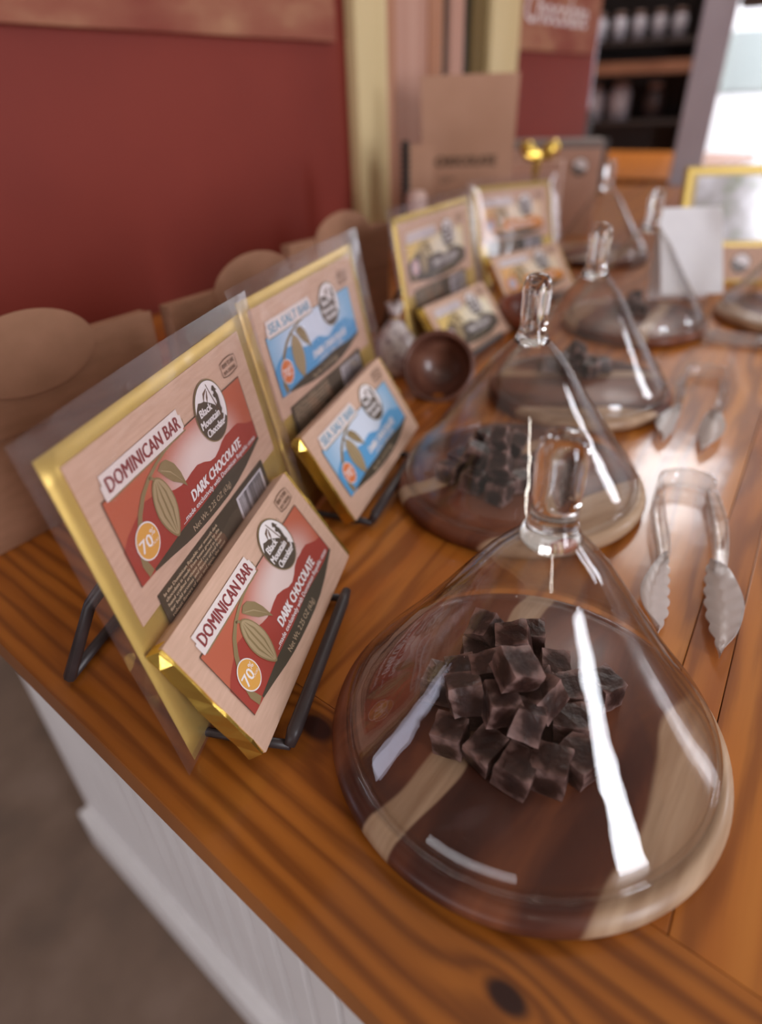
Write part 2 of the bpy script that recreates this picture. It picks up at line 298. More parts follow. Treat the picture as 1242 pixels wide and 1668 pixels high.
_txt = {}
def text_mesh(body, shear=0.0, bold=0.0):
    k = (body, shear, bold)
    if k in _txt: return _txt[k]
    cu = bpy.data.curves.new('t', 'FONT'); cu.body = body; cu.shear = shear; cu.resolution_u = 2; cu.offset = bold; cu.fill_mode = 'FRONT'
    o = bpy.data.objects.new('t', cu); C.objects.link(o)
    dg = bpy.context.evaluated_depsgraph_get(); dg.update()
    me = bpy.data.meshes.new_from_object(o.evaluated_get(dg))
    vs = [tuple(v.co) for v in me.vertices]; fs = [tuple(p.vertices) for p in me.polygons]
    bpy.data.objects.remove(o); bpy.data.curves.remove(cu); bpy.data.meshes.remove(me)
    _txt[k] = (vs, fs); return _txt[k]
def put_text(mb, body, x0, y0, x1, hgt, z, mi=0, shear=0.0, bold=0.0, ang=0.0):
    if bold > 0:                             # heavier strokes: the same letters struck twice more, a hair apart
        d_ = bold*hgt*1.5
        put_text(mb, body, x0-d_, y0, x1-d_, hgt, z, mi, shear, 0, ang); put_text(mb, body, x0+d_, y0+d_*.5, x1+d_, hgt, z+.00001, mi, shear, 0, ang); bold = 0; z += .00002
    """text from x0,y0 (baseline) fitted to length x1-x0 with cap height hgt"""
    vs, fs = text_mesh(body, shear, bold)
    if not vs: return
    xa = min(v[0] for v in vs); xb = max(v[0] for v in vs)
    sx = (x1-x0)/(xb-xa); sy = hgt/0.70
    ca, sa = math.cos(ang), math.sin(ang); out = []
    for v in vs:
        x = (v[0]-xa)*sx; y = v[1]*sy
        out.append((x0+x*ca-y*sa, y0+x*sa+y*ca, z))
    mb.add(out, fs, mi)
def arc_text(mb, body, cx, cy, r, a0, a1, hgt, z, mi=0):
    n = len(body)
    for i, ch in enumerate(body):
        if ch == ' ': continue
        a = a0+(a1-a0)*(i+.5)/n; t = a+PI/2
        x = cx+r*math.cos(a); y = cy+r*math.sin(a)
        wd = hgt*0.62
        put_text(mb, ch, x-wd/2*math.cos(t), y-wd/2*math.sin(t), x-wd/2*math.cos(t)+wd*(0.4 if ch in 'tfi' else 0.85), hgt, z, mi, ang=t)

# ------------------------------------------------------------------ the setting
def rotz(deg): return math.radians(deg)
# room axes: A runs along the red wall (azimuth 40 deg), B runs along the near edge of the counter
AX = Vector((math.sin(rotz(40)), math.cos(rotz(40)), 0)); BX = Vector((-AX.y, AX.x, 0))
RZ = math.atan2(AX.y, AX.x)                 # local X = A, local Y = B
def room(name): return empty(name, (0, 0, 0), RZ)
def struct_box(name, a, b, m_, label=None, bevel=0):
    o = MB().box(a, b).build(name, m_, None, bevel); o.rotation_euler = (0, 0, RZ); return structure(o, label)
struct_box('floor', (-4, -4, -0.05), (7, 6, 0), M['floor'])
struct_box('ceiling', (-5, -5, 2.9), (7, 6, 2.95), M['ceiling'])
wl = struct_box('wall_left', (0.20, 0.84, 0), (1.96, 0.92, 2.9), M['red_wall'])
for nm_, a_, b_ in (('wall_back', (-3.2, -3.3, 0), (4.6, -3.2, 2.9)), ('wall_front', (4.5, -3.2, 0), (4.6, 0.9, 2.9)), ('wall_side', (-3.3, -3.2, 0), (-3.2, 3.0, 2.9))):
    o = MB().box(a_, b_).build(nm_, M['shop_wall']); structure(o)
struct_box('wall_far', (4.6, 1.45, 0), (4.7, 6, 2.9), M['brown_wall'])
struct_box('wall_shelf_side', (1.97, 2.3, 0), (4.6, 2.4, 2.9), M['brown_wall'])
# chalk boards on the red wall (one each side of the door)
cb = MB().box((0.22, 0.826, TZ+0.330), (0.915, 0.839, TZ+0.95)).build('chalkboard', M['chalk'], None, 0.002); cb.rotation_euler = (0, 0, RZ)
tag(cb, 'long red chalkboard smudged with pale chalk on the red wall left of the door', 'chalkboard')
cb2 = MB().box((1.50, 0.826, TZ+0.335), (1.93, 0.839, TZ+0.95)).build('chalkboard', M['chalk'], None, 0.002); cb2.rotation_euler = (0, 0, RZ)
tag(cb2, 'short red chalkboard with blurred white lettering on the red wall right of the door', 'chalkboard')
ct = MB(); put_text(ct, 'Chocolate', -0.40, 0.0, -0.08, 0.055, 0.0, 0, 0.2)
cto = ct.build('lettering', M['white_ink'], cb2, recalc=False)
cto.matrix_local = Matrix.Translation((1.50+0.43, 0.8255, TZ+0.385)) @ Matrix.Rotation(PI/2, 4, 'X') @ Matrix.Rotation(0, 4, 'Z')
# door frame and door in the red wall
def tb(name, a0, a1, b0, m_, z1=2.4):
    return struct_box(name, (a0, b0, 0.0), (a1, 0.838, z1), m_, bevel=0.002)
tb('trim_1', 0.949, 1.031, 0.815, M['cream_trim'])
tb('trim_2', 1.375, 1.492, 0.815, M['cream_trim'])
dr = empty('door_1', (0, 0, 0), RZ); structure(dr, 'wooden door with narrow dark glass panes between yellow trims')
for nm, a0, a1, b0, m_ in [('stile', 1.032, 1.064, .822, M['door_wood']), ('stile', 1.064, 1.165, .826, M['door_pink']), ('stile', 1.165, 1.210, .822, M['door_wood']),
                       ('pane', 1.210, 1.240, .834, M['dark_glass']), ('stile', 1.240, 1.288, .826, M['door_pink']), ('pane', 1.288, 1.318, .834, M['dark_glass']), ('stile', 1.318, 1.374, .826, M['olive'])]:
    MB().box((a0+.0005, b0, 0.0), (a1-.0005, .8385, 2.35)).build(nm, m_, dr, 0.001)

# ------------------------------------------------------------------ counter
ctop = empty('countertop', (0, 0, 0)); tag(ctop, 'orange varnished pine plank countertop with knots', 'countertop')
TH = 0.021
# end plank along the near edge (local X runs along B)
def plank_obj(poly, ang, org, m_, bevel=0.0012):
    """poly in world xy; object's local X points along ang"""
    ca, sa = math.cos(ang), math.sin(ang); pl = []
    for x, y in poly:
        dx, dy = x-org[0], y-org[1]; pl.append((dx*ca+dy*sa, -dx*sa+dy*ca))
    o = MB().prism(pl, -TH, 0).build('plank', m_, ctop, bevel, 2); o.location = (org[0], org[1], TZ); o.rotation_euler = (0, 0, ang); return o
def ab(a, b): p = AX*a+BX*b; return (p.x, p.y)
angB = math.atan2(BX.y, BX.x)
org = ab(0.125, 0.0)
# local coordinates of the edge board: x = b, y = -(a-0.125)
pine_edge = pine('pine_edge_board', knots=((0.149, 0.0015, 0.0068, 0.020), (0.024, 0.040, 0.0048, 0.012)), freq=100.0, warp=0.012, wscale=1.0, mid=(0.36, 0.105, 0.011), light=(0.50, 0.165, 0.022), dark=(0.12, 0.028, 0.004))
plank_obj([ab(0.054, -1.4), ab(0.1366, -1.4), ab(0.1366, 0.835), ab(0.054, 0.835)], angB, org, pine_edge, 0.0006)
D = Vector((math.sin(rotz(34)), math.cos(rotz(34)))); Wd = Vector((-D.y, D.x)); angD = math.atan2(D.y, D.x)
pines = [pine('pine_board_a', freq=44, warp=0.05, wscale=2.4), pine('pine_board_b', freq=36, warp=0.07, wscale=1.8, mid=(0.52, 0.165, 0.020), light=(0.68, 0.265, 0.045)),
         pine('pine_board_c', freq=52, warp=0.045, wscale=3.0, mid=(0.38, 0.105, 0.012), light=(0.55, 0.185, 0.028))]
ws = [-2.2, -1.95, -1.70, -1.46, -1.24, -1.02, -0.82, -0.62, -0.46, -0.31, -0.17, -0.026, -0.005, 0.115, 0.24, 0.36, 0.48, 0.60, 0.72, 0.86]
def start_pt(wv, a=0.1368):   # point on the line w=wv where the A coordinate is a
    base = Wd*wv; A2 = Vector((AX.x, AX.y)); t = (a-base.dot(A2))/D.dot(A2); return base+D*t
def clipB(p, q, bmax=0.835):
    B2 = Vector((BX.x, BX.y)); bp, bq = p.dot(B2), q.dot(B2)
    return q if bq <= bmax else p+(q-p)*((bmax-bp)/(bq-bp))
for i in range(len(ws)-1):
    g = 0.0002
    p0 = start_pt(ws[i]+g); p1 = start_pt(ws[i+1]-g)
    if p0.dot(Vector((BX.x, BX.y))) > 0.8: continue
    q0 = start_pt(ws[i]+g, 2.28); q1 = start_pt(ws[i+1]-g, 2.28)
    q0 = clipB(p0, q0); 
    if p1.dot(Vector((BX.x, BX.y))) > 0.83:
        p1 = Vector(ab(0.1368, 0.834)); q1 = p1+Vector((AX.x, AX.y))*0.001
    else: q1 = clipB(p1, q1)
    plank_obj([tuple(p0), tuple(q0), tuple(q1), tuple(p1)], angD, tuple(p0), pines[(i*2+1) % 3], 0.0004)
base = empty('counter_base', (0, 0, 0), RZ); tag(base, 'white beadboard panelled counter base under the pine top', 'counter')
for k in range(48):
    b0 = 0.836-(k+1)*0.046
    MB().box((0.140, b0+0.0015, 0.10), (0.158, b0+0.0445, TZ-TH-0.0006)).build('plank', M['white_beadboard'], base, 0.003, 2)
MB().box((0.157, -1.40, 0.012), (0.185, 0.8345, TZ-TH-0.0005)).build('backing_panel', M['white_beadboard'], base)
MB().box((0.122, -1.40, 0.0), (0.1565, 0.838, 0.105)).build('plinth', M['white_beadboard'], base, 0.004)
# rear long side of the base so that the counter stands on something
MB().box((0.186, 0.77, 0.0), (2.2, 0.815, TZ-TH-0.0005)).build('side_panel', M['white_beadboard'], base)
MB().box((0.186, -1.40, 0.0), (2.2, -1.36, TZ-TH-0.0005)).build('side_panel', M['white_beadboard'], base)

# far counter beyond the end of the red wall
fc = empty('wooden_counter', (0, 0, 0), RZ); tag(fc, 'distant orange wooden counter below the dark shelves', 'counter')
MB().box((2.47, 0.72, TZ-0.035), (3.66, 2.2, TZ-0.002)).build('worktop', pines[2], fc, 0.003)
MB().box((2.52, 0.76, 0), (3.6, 2.15, TZ-0.0355)).build('carcass', M['door_wood'], fc, 0.003)

# ------------------------------------------------------------------ printed labels
def pod_poly(cx, cy, rx, ry, n=28):
    pts = []
    for k in range(n):
        a = 2*PI*k/n; s_ = math.sin(a); c_ = math.cos(a)
        wdt = rx*(1-0.35*max(0, -s_)**1.5)
        pts.append((cx+wdt*c_*(abs(c_)**0.15 if c_ else 0)+0.0012*s_, cy+ry*s_))
    return pts
HILL = [(9.3, 31), (14.5, 34.3), (20, 36.3), (26, 38.3), (31, 39.6), (36, 38.8), (41, 36.8), (46, 34.8), (51, 33), (56, 32), (61, 32), (66, 32.8), (72, 33.2), (78, 31.5), (83, 29.2), (88, 28.6),
        (93, 29.8), (98, 31.8), (103, 32.8), (108, 32.6), (113, 32.8), (118, 32.4), (123, 30), (128, 27.8), (134, 26.4)]
# the print sits in millimetres: x 0..148 along the bar, y 0..68 up
TITLES = {'red': 'DOMINICAN BAR', 'blue': 'SEA SALT BAR', 'yellow': 'CACAO NIB BAR', 'orange': 'ORANGE BAR'}
SUB = {'red': '...made exclusively with Dominican Republic cacao', 'blue': '...with sea salt', 'yellow': '...with roasted nibs', 'orange': '...with orange oil'}
def print_label(parent, scheme, fx=1.0, fy=1.0, ox=0.0, oy=0.0, z=0.0004, detail=True):
    S = SCH[scheme]; e = 0.001
    def P(pts): return [((x*fx+ox)*e, (y*fy+oy)*e) for x, y in pts]
    def X(x): return (x*fx+ox)*e
    def Y(y): return (y*fy+oy)*e
    dz = 0.00007
    low = [(9.6, 14), (20, 13.6), (32, 11.8), (44, 9.8), (54, 8.6), (64, 8.0), (76, 7.6), (88, 7.6), (100, 8.4), (112, 10.2), (122, 12.4), (134, 15.2)]
    top = [(134, 51.6), (10, 51.9)]
    MB().flat(P(low+top), z, 0).build('picture_panel', S['sky'], parent, recalc=False)
    mb = MB()
    mb.flat(P(low+[(134, 26.4)]+HILL[::-1][1:]), z+dz, 0)
    up_ = [(134, 17.0), (122, 15.8), (112, 16.0), (100, 16.8), (88, 17.2), (76, 16.6), (64, 16.2), (54, 16.4), (44, 16.4), (32, 15.6), (20, 14.8)]
    mb.flat(P([p for p in low[1:]]+up_), z+2*dz, 1)
    for (x0, y0), (x1, y1) in zip([(10, 51.9), (134, 51.6), (134, 15.2), (9.6, 14)], [(134, 51.6), (134, 15.2), (134, 15.0), (10, 51.9)]):
        mb.strip(P([(x0, y0), (x1, y1)]), 0.00022, z+3*dz, 1)
    mb.build('mountain_print', [S['hill'], S['low']], parent, recalc=False)
    mb = MB()
    mb.strip(P([(67, 50), (61, 50.3), (54, 49.8), (46, 48.3), (38, 45.8), (31, 42.2), (25, 37), (20.5, 31), (17.5, 25), (16.2, 20), (17.5, 14.6)]), [0.0003, .0004, .0006, .0008, .001, .0012, .0014, .0016, .0018, .0020, .0022], z+4*dz, 0)
    mb.strip(P([(38, 45.8), (40, 44.8), (41.5, 42)]), 0.0007, z+4*dz, 0)
    mb.flat(P(pod_poly(41.2, 30.0, 7.3, 14.2)), z+5*dz, 0); mb.flat(P(pod_poly(41.2, 30.2, 6.5, 13.2)), z+6*dz, 1)
    for q in (-3.2, 0, 3.2):
        mb.strip(P([(41.3+q*.35, 42), (41+q, 36), (41+q*1.05, 28), (40.8+q*.3, 18.4)]), [0.0001, 0.0006, 0.0006, .0001], z+7*dz, 0)
    mb.flat(P([(45, 45.5), (48.5, 47.2), (52.5, 46.6), (56.5, 42.6), (58.6, 37.4), (59.6, 29.6), (56.4, 33.0), (51.6, 36.4), (48.4, 40.2)]), z+5*dz, 0)
    mb.strip(P([(46.5, 44.6), (52, 41), (57.6, 33.5)]), [.0002, .0003, .0001], z+6*dz, 1)
    mb.build('cacao_pod_print', [M['khaki_ink'], M['khaki_light']], parent, recalc=False)
    mb = MB(); cx, cy = 22.8, 26.4
    mb.ell(X(cx), Y(cy), .0076*fx, .0078*fy, z+7*dz, 1); mb.ell(X(cx), Y(cy), .0070*fx, .0072*fy, z+8*dz, 0)
    put_text(mb, '70', X(17.2), Y(23.6), X(25.2), .0056, z+9*dz, 1, 0.0, 0.02); put_text(mb, '%', X(25.4), Y(26.8), X(28.4), .003, z+9*dz, 1, 0, .01)
    put_text(mb, 'CACAO', X(23.8), Y(23.2), X(28.8), .0013, z+9*dz, 1)
    mb.build('badge', [S['badge'], S['badget']], parent, recalc=False)
    mb = MB(); mb.flat(P([(12.6, 50.6), (12.6, 56.8), (13.8, 57.0), (13.8, 60.6), (71.6, 60.8), (71.6, 58), (73, 57.6), (73, 51.8), (71.8, 51.6), (71.8, 50.6)]), z+4*dz, 1)
    mb.strip(P([(14, 50.2), (73.4, 50.2), (73.6, 55.5)]), 0.0003, z+3.5*dz, 2)
    put_text(mb, TITLES[scheme], X(15.8), Y(52.6), X(70.4), .0062, z+6*dz, 0, 0.0, 0.03)
    mb.build('title_strip', [S['title'], S['stripm'], M['khaki_ink']], parent, recalc=False)
    # round emblem
    mb = MB(); lx, ly, R_ = 98.5, 48.2, 15.0; n = 48
    mb.ell(X(lx), Y(ly), R_*e*fx, R_*e*fy, z+5*dz, 1, n); mb.ell(X(lx), Y(ly), (R_-.55)*e*fx, (R_-.55)*e*fy, z+6*dz, 0, n)
    r2 = R_-.9
    mtn = [(-r2*math.cos(.25), r2*math.sin(.25)), (-11.6, 5.6), (-9.2, 7.4), (-6.6, 6.6), (-3.8, 6.2), (-1.0, 4.6), (1.6, 3.0), (4.0, 1.4), (6.4, -1.2), (8.2, -4.6)]
    arc = [(r2*math.cos(a), r2*math.sin(a)) for a in [(-0.60+k*(PI-.25+.60)/26) for k in range(27)]]
    mb.flat(P([(lx+x, ly+y) for x, y in mtn+arc]), z+7*dz, 2)
    mb.strip(P([(lx+2.0, ly+12.4), (lx+3.2, ly+8), (lx+5.0, ly+2), (lx+6.6, ly-4), (lx+7.0, ly-8)]), [.0003, .0004, .0004, .0005, .0005], z+8*dz, 3)
    mb.strip(P([(lx+1.2, ly+10.5), (lx-2.5, ly+9.0), (lx-4.5, ly+5.6)]), [.0003, .0009, .0002], z+8*dz, 3)
    mb.strip(P([(lx+1.2, ly+9.5), (lx-.5, ly+6.8), (lx-1.5, ly+4.8)]), [.0003, .0008, .0002], z+8*dz, 3)
    bear = [(6.0, 8.8), (7.2, 9.8), (8.4, 9.4), (9.2, 7.6), (10.0, 7.0), (9.8, 4.6), (9.6, 2.0), (9.0, -1.0), (9.4, -3.0), (8.0, -4.4), (6.8, -3.4), (6.4, -1.4), (5.4, -.6), (5.8, .8), (6.8, 1.6), (6.6, 3.8), (5.4, 4.6), (5.2, 5.8), (6.6, 6.0), (6.8, 7.2), (5.4, 7.8)]
    mb.flat(P([(lx+x, ly+y) for x, y in bear]), z+9*dz, 0)
    mb.strip(P([(lx+11.2*math.cos(a), ly+11.2*math.sin(a)) for a in [-.9+k*.12 for k in range(14)]]), [.0002]+[.0006]*12+[.0002], z+10*dz, 2)
    for k, (tx, x0, x1, yy) in enumerate([('Black', -11.2, 0.6, 0.6), ('Mountain', -13.2, 5.6, -4.6), ('Chocolate', -10.6, 7.2, -9.8)]):
        put_text(mb, tx, X(lx+x0), Y(ly+yy), X(lx+x1), .0039, z+11*dz, 2, 0, .04)
    if detail: arc_text(mb, 'crafted from the bean', X(lx), Y(ly), 16.3*e, -1.25, 0.62, .0013, z+4*dz, 3)
    mb.build('emblem', [M['logo_dark'], M['khaki_ink'], M['white_ink'], M['brown_ink']], parent, recalc=False)
    mb = MB()
    put_text(mb, 'DARK CHOCOLATE', X(59.5), Y(21.4), X(114.0), .0052, z+5*dz, 0, 0.12, .05)
    put_text(mb, SUB[scheme], X(47 if scheme == 'red' else 62), Y(17.6), X(130 if scheme == 'red' else 106), .0026, z+5*dz, 0, 0, .02)
    put_text(mb, 'Net Wt. 2.25 OZ (63g)', X(52), Y(10.4), X(92), .0030, z+5*dz, 1)
    mb.build('lettering', [M['white_ink'], M['tan_ink']], parent, recalc=False)
    mb = MB(); sx_, sy_ = 128.5, 59.6
    fr = [(-8.5, -3.4), (-8.9, 0), (-8.5, 3.4), (-3, 4.3), (3, 4.3), (8.5, 3.4), (8.9, 0), (8.5, -3.4), (3, -4.3), (-3, -4.3), (-8.5, -3.4)]
    mb.strip(P([(sx_+x, sy_+y) for x, y in fr]), .00025, z+2*dz, 0)
    put_text(mb, 'BEAN TO BAR', X(sx_-6.8), Y(sy_+.4), X(sx_+6.8), .0024, z+2*dz, 0, 0, .02)
    put_text(mb, 'IN N. CAROLINA', X(sx_-6.8), Y(sy_-2.9), X(sx_+6.8), .0020, z+2*dz, 0, 0, .02)
    mb.build('stamp', M['brown_ink'], parent, recalc=False)

def bar_matrix(x, y, zb, yaw, lean, roll=0.0):
    u = Vector((math.sin(yaw), math.cos(yaw), 0)); n = Vector((math.cos(yaw), -math.sin(yaw), 0)); Z = Vector((0, 0, 1))
    v = Z*math.cos(lean)-n*math.sin(lean); nn = u.cross(v)
    u2 = u*math.cos(roll)+v*math.sin(roll); v2 = -u*math.sin(roll)+v*math.cos(roll)
    return Matrix(((u2.x, v2.x, nn.x, x), (u2.y, v2.y, nn.y, y), (u2.z, v2.z, nn.z, zb+TZ), (0, 0, 0, 1)))

def crinkle(o, amp, seed):
    r = random.Random(seed)
    for v in o.data.vertices: v.co += Vector((r.uniform(-1, 1), r.uniform(-1, 1), r.uniform(-1, 1)))*amp
def chocolate_bar(pose, scheme, label, group):
    t = empty('chocolate_bar', mtx=bar_matrix(*pose)); tag(t, label, 'chocolate bar', group)
    W, H, T = .148, .068, .0095
    # foil: a gridded slab with pinched, folded ends
    mb = MB(); nx, ny = 18, 8; x0, x1, y0, y1 = -.0012, W+.0022, 0.0005, H-.0002
    for zz in (-T, -.0006):
        vs = [(x0+(x1-x0)*i/nx, y0+(y1-y0)*j/ny, zz) for j in range(ny+1) for i in range(nx+1)]
        fs = [(j*(nx+1)+i, j*(nx+1)+i+1, (j+1)*(nx+1)+i+1, (j+1)*(nx+1)+i) for j in range(ny) for i in range(nx)]
        mb.add(vs, fs, 0)
    n1 = (nx+1)*(ny+1)
    loop = [i for i in range(nx+1)]+[j*(nx+1)+nx for j in range(1, ny+1)]+[ny*(nx+1)+i for i in range(nx-1, -1, -1)]+[j*(nx+1) for j in range(ny-1, 0, -1)]
    for k in range(len(loop)):
        a, b = loop[k], loop[(k+1) % len(loop)]; mb.f.append([a, b, b+n1, a+n1]); mb.m.append(0); mb.sm.append(False)
    fo = mb.build('foil_wrapper', M['gold'], t); crinkle(fo, .0005, len(label))
    # folded ear of foil at the upper left corner
    MB().add([(-.001, H, -.001), (.006, H+.0002, -.001), (-.0035, H+.0015, -.006), (-.0045, H-.006, -.004), (-.001, H-.008, -.0008), (.004, H+.001, -.008)],
             [(0, 1, 5, 2), (0, 2, 3), (0, 3, 4)]).build('foil_fold', M['gold'], t)
    sl = MB().box((.0006, -.0003, -T-.0006), (W-.0010, H+.0003, 0)).build('paper_sleeve', M['kraft'], t, .0005)
    print_label(sl, scheme)
    return t

BACK = ['In the Dominican Republic our smooth dark', 'chocolate is made from beans grown by the', 'hand crafted artisans and roasted in house', 'for bold aromas and flavors of red fruit', 'robust flavors of nuts and spice, the most', 'cacao beans in every batch of our', 'one bean to bar']
def display_card(pose, scheme, label, group):
    t = empty('display_card', mtx=bar_matrix(*pose)); tag(t, label, 'display card', group)
    # thin gold sheet, slightly bowed
    def sheet(name, x0, x1, y0, y1, z0, th, bow, m_, nx=16, ny=14, par=t, wob=0.0, seed=1):
        r = random.Random(seed); mb = MB(); zz = {}
        for s_ in (0, 1):
            vs = []
            for j in range(ny+1):
                for i in range(nx+1):
                    fx, fy = i/nx, j/ny
                    if (i, j) not in zz: zz[(i, j)] = r.uniform(-wob, wob)
                    vs.append((x0+(x1-x0)*fx, y0+(y1-y0)*fy, z0-s_*th+bow*(4*(fx-.5)**2)*fy+zz[(i, j)]))
            mb.add(vs, [(j*(nx+1)+i, j*(nx+1)+i+1, (j+1)*(nx+1)+i+1, (j+1)*(nx+1)+i) for j in range(ny) for i in range(nx)], 0, True)
        n1 = (nx+1)*(ny+1)
        loop = [i for i in range(nx+1)]+[j*(nx+1)+nx for j in range(1, ny+1)]+[ny*(nx+1)+i for i in range(nx-1, -1, -1)]+[j*(nx+1) for j in range(ny-1, 0, -1)]
        for k in range(len(loop)):
            a, b = loop[k], loop[(k+1) % len(loop)]; mb.f.append([a, b, b+n1, a+n1]); mb.m.append(0); mb.sm.append(False)
        return mb.build(name, m_, par)
    ybot = -pose[2]/math.cos(pose[4])+.003
    sheet('foil_sheet', -.009, .1695, max(-.080, ybot), .081, -.0006, .0003, 0.0, M['gold_flat'])
    kp = MB().box((0, 0, -.0005), (.160, .074, 0)).build('kraft_panel', M['kraft'], t)
    print_label(kp, scheme, 1.085, 1.055, -1.9, -1.2)
    gb = MB().flat([(.0138, -.034), (.141, -.034), (.1385, .0040), (.0140, .0042)], .0005).build('back_label', M['olive_ink'], t, recalc=False)
    mb = MB(); mb.flat([(.098, -.0185), (.1345, -.0190), (.1345, .0006), (.098, .0012)], .0006, 0)
    r = random.Random(5); x = .1005
    while x < .132:
        wd = r.choice([.0004, .0004, .0008, .0012]); mb.flat([(x, -.0165), (x+wd, -.0165), (x+wd, -.0003), (x, -.0001)], .0007, 1); x += wd+r.choice([.0004, .0005, .0009])
    mb.build('barcode', [M['barcode_white'], M['ink_black']], gb, recalc=False)
    mb = MB()
    mb.flat([(.038, .002), (.050, -.003), (.060, -.020), (.052, -.030), (.044, -.018)], .0006, 1); mb.flat([(.066, .001), (.076, -.006), (.080, -.022), (.070, -.014)], .0006, 1)
    for k, s_ in enumerate(BACK): put_text(mb, s_, .0175, .0008-k*.0027, .0175+.00135*len(s_), .0017, .0007, 0, 0, .05)
    mb.build('lettering', [M['tan_ink'], M['brown_ink']], gb, recalc=False)
    # clear sleeve: front and back film
    yb = max(-.091, ybot-.001); mbs = MB(); nx, ny = 22, 20; r = random.Random(3)
    for s_, zz in ((0, .0022), (1, -.0024)):
        vs = []
        for j in range(ny+1):
            for i in range(nx+1):
                fx, fy = i/nx, j/ny; ed = min(fx, 1-fx, fy, 1-fy)*12
                vs.append((-.0165+.2015*fx, yb+(.090-yb)*fy+.0015*math.sin(fx*3.1), zz*min(1, ed)+.0002*math.sin(fx*17+fy*9)+r.uniform(-.0001, .0001)))
        mbs.add(vs, [(j*(nx+1)+i, j*(nx+1)+i+1, (j+1)*(nx+1)+i+1, (j+1)*(nx+1)+i) for j in range(ny) for i in range(nx)], 0, True)
    mbs.build('plastic_sleeve', M['sleeve'], t, recalc=False)
    return t

def easel(pose_bar, pose_card, length, label, foot_back, lip=.010):
    """black bent iron easel; local frame = bar yaw frame at table level"""
    x, y, zb, yaw, lean, roll = pose_bar
    u = Vector((math.sin(yaw), math.cos(yaw), 0)); n = Vector((math.cos(yaw), -math.sin(yaw), 0))
    mtx = Matrix(((u.x, -n.x, 0, x), (u.y, -n.y, 0, y), (0, 0, 1, TZ), (0, 0, 0, 1)))   # local x=u, y=backwards
    t = empty('easel', mtx=mtx); tag(t, label, 'easel', 'black iron easels holding the display cards')
    rr = .0030; x0, x1 = .010, .010+length
    # front lip rail, lying just in front of the bar's foot
    MB().tube([(x0-.001, -.0075, .0052), (x0+.004, -.0088, .0100), (x0+.03, -.0088, .0104), (x1-.01, -.0088, .0104), (x1, -.0085, .0108)], [.0026, .0036, .0034, .0034, .0026], 10).build('front_rail', M['black_iron'], t)
    fb = foot_back; xa, xb = x0+.018, x1-.012
    # distance behind the bar line at which the leaning card passes, at height z
    back = lambda xx, z_: max(((Vector((pose_card[0], pose_card[1], 0))+Vector((math.sin(pose_card[3]), math.cos(pose_card[3]), 0))*xx)-Vector((x, y, 0))).dot(-n), 0)+math.tan(pose_card[4])*(z_-pose_card[2])+.0070
    for xx, xf in ((x0, xa), (x1, xb)):
        MB().tube([(xx, -.0075, .0044), (xx, .010, .0036), (xx, back(xx, .004), .0040), (xx+(xf-xx)*.3, back(xx, .045), .045), (xf, back(xf, .095), .095)], rr*.8, 8).build('back_rest', M['black_iron'], t)
        sg = 1 if xf == xa else -1
        MB().tube([(xf, fb, .0040), (xf+sg*.014, fb-(fb-back(xf, .09))*.25, .045), (xf+sg*.022, back(xf, .095)+.006, .095)], rr*1.35, 8, sq=.8).build('strut', M['black_iron'], t)
    MB().tube([(xa, fb, .0038), (xb, fb, .0038)], rr, 8).build('foot_rail', M['black_iron'], t)
    MB().tube([(xa, back(xa, .095)+.001, .096), (xb, back(xb, .095)+.001, .096)], rr*.8, 8).build('top_rail', M['black_iron'], t)
    return t

BARS = [
 ('red', (-.0551, .1696, .0104, .2244, .5712, -.0125), 'red and kraft dark chocolate bar with seventy percent badge, nearest small bar in gold foil'),
 ('blue', (-.0172, .3493, .0106, .3763, .5334, .0247), 'blue and kraft sea salt chocolate bar in gold foil propped on the second easel'),
 ('yellow', (.0864, .6518, .0089, .5902, .662, -.0305), 'small kraft bar with pale yellow and charcoal label behind the round wooden bowl'),
 ('orange', (.1835, .8496, .0141, .8923, .6238, .0)  , 'small kraft bar with pale orange label leaning on the farthest gold display card')]
for s_, pose, lab in BARS: chocolate_bar(pose, s_, lab, 'small chocolate bars leaning on easels')
CARDS = [
 ('red', (-.0983, .1849, .0746, .2069, .1733, -.0139), 'large gold bordered display card with red mountain label in clear sleeve, nearest card'),
 ('blue', (-.0639, .3775, .0732, .3734, .1883, .0116), 'large gold bordered display card with light blue label in clear sleeve'),
 ('yellow', (.0379, .6898, .07, .5917, .1718, .0057), 'gold bordered display card with cream yellow and charcoal label'),
 ('orange', (.1649, .9881, .0634, .9177, .2597, -.0256), 'gold bordered display card with orange mountain label, farthest of the card row')]
for s_, pose, lab in CARDS: display_card(pose, s_, lab, 'display cards in a row on the counter')
EL = ['black iron easel under the nearest red labelled bar', 'black iron easel under the blue sea salt bar', 'black iron easel under the yellow labelled bar', 'black iron easel under the orange labelled bar']
for (s_, pose, lab), (_, pc, _l), l2 in zip(BARS, CARDS, EL): easel(pose, pc, .102, l2, .120)

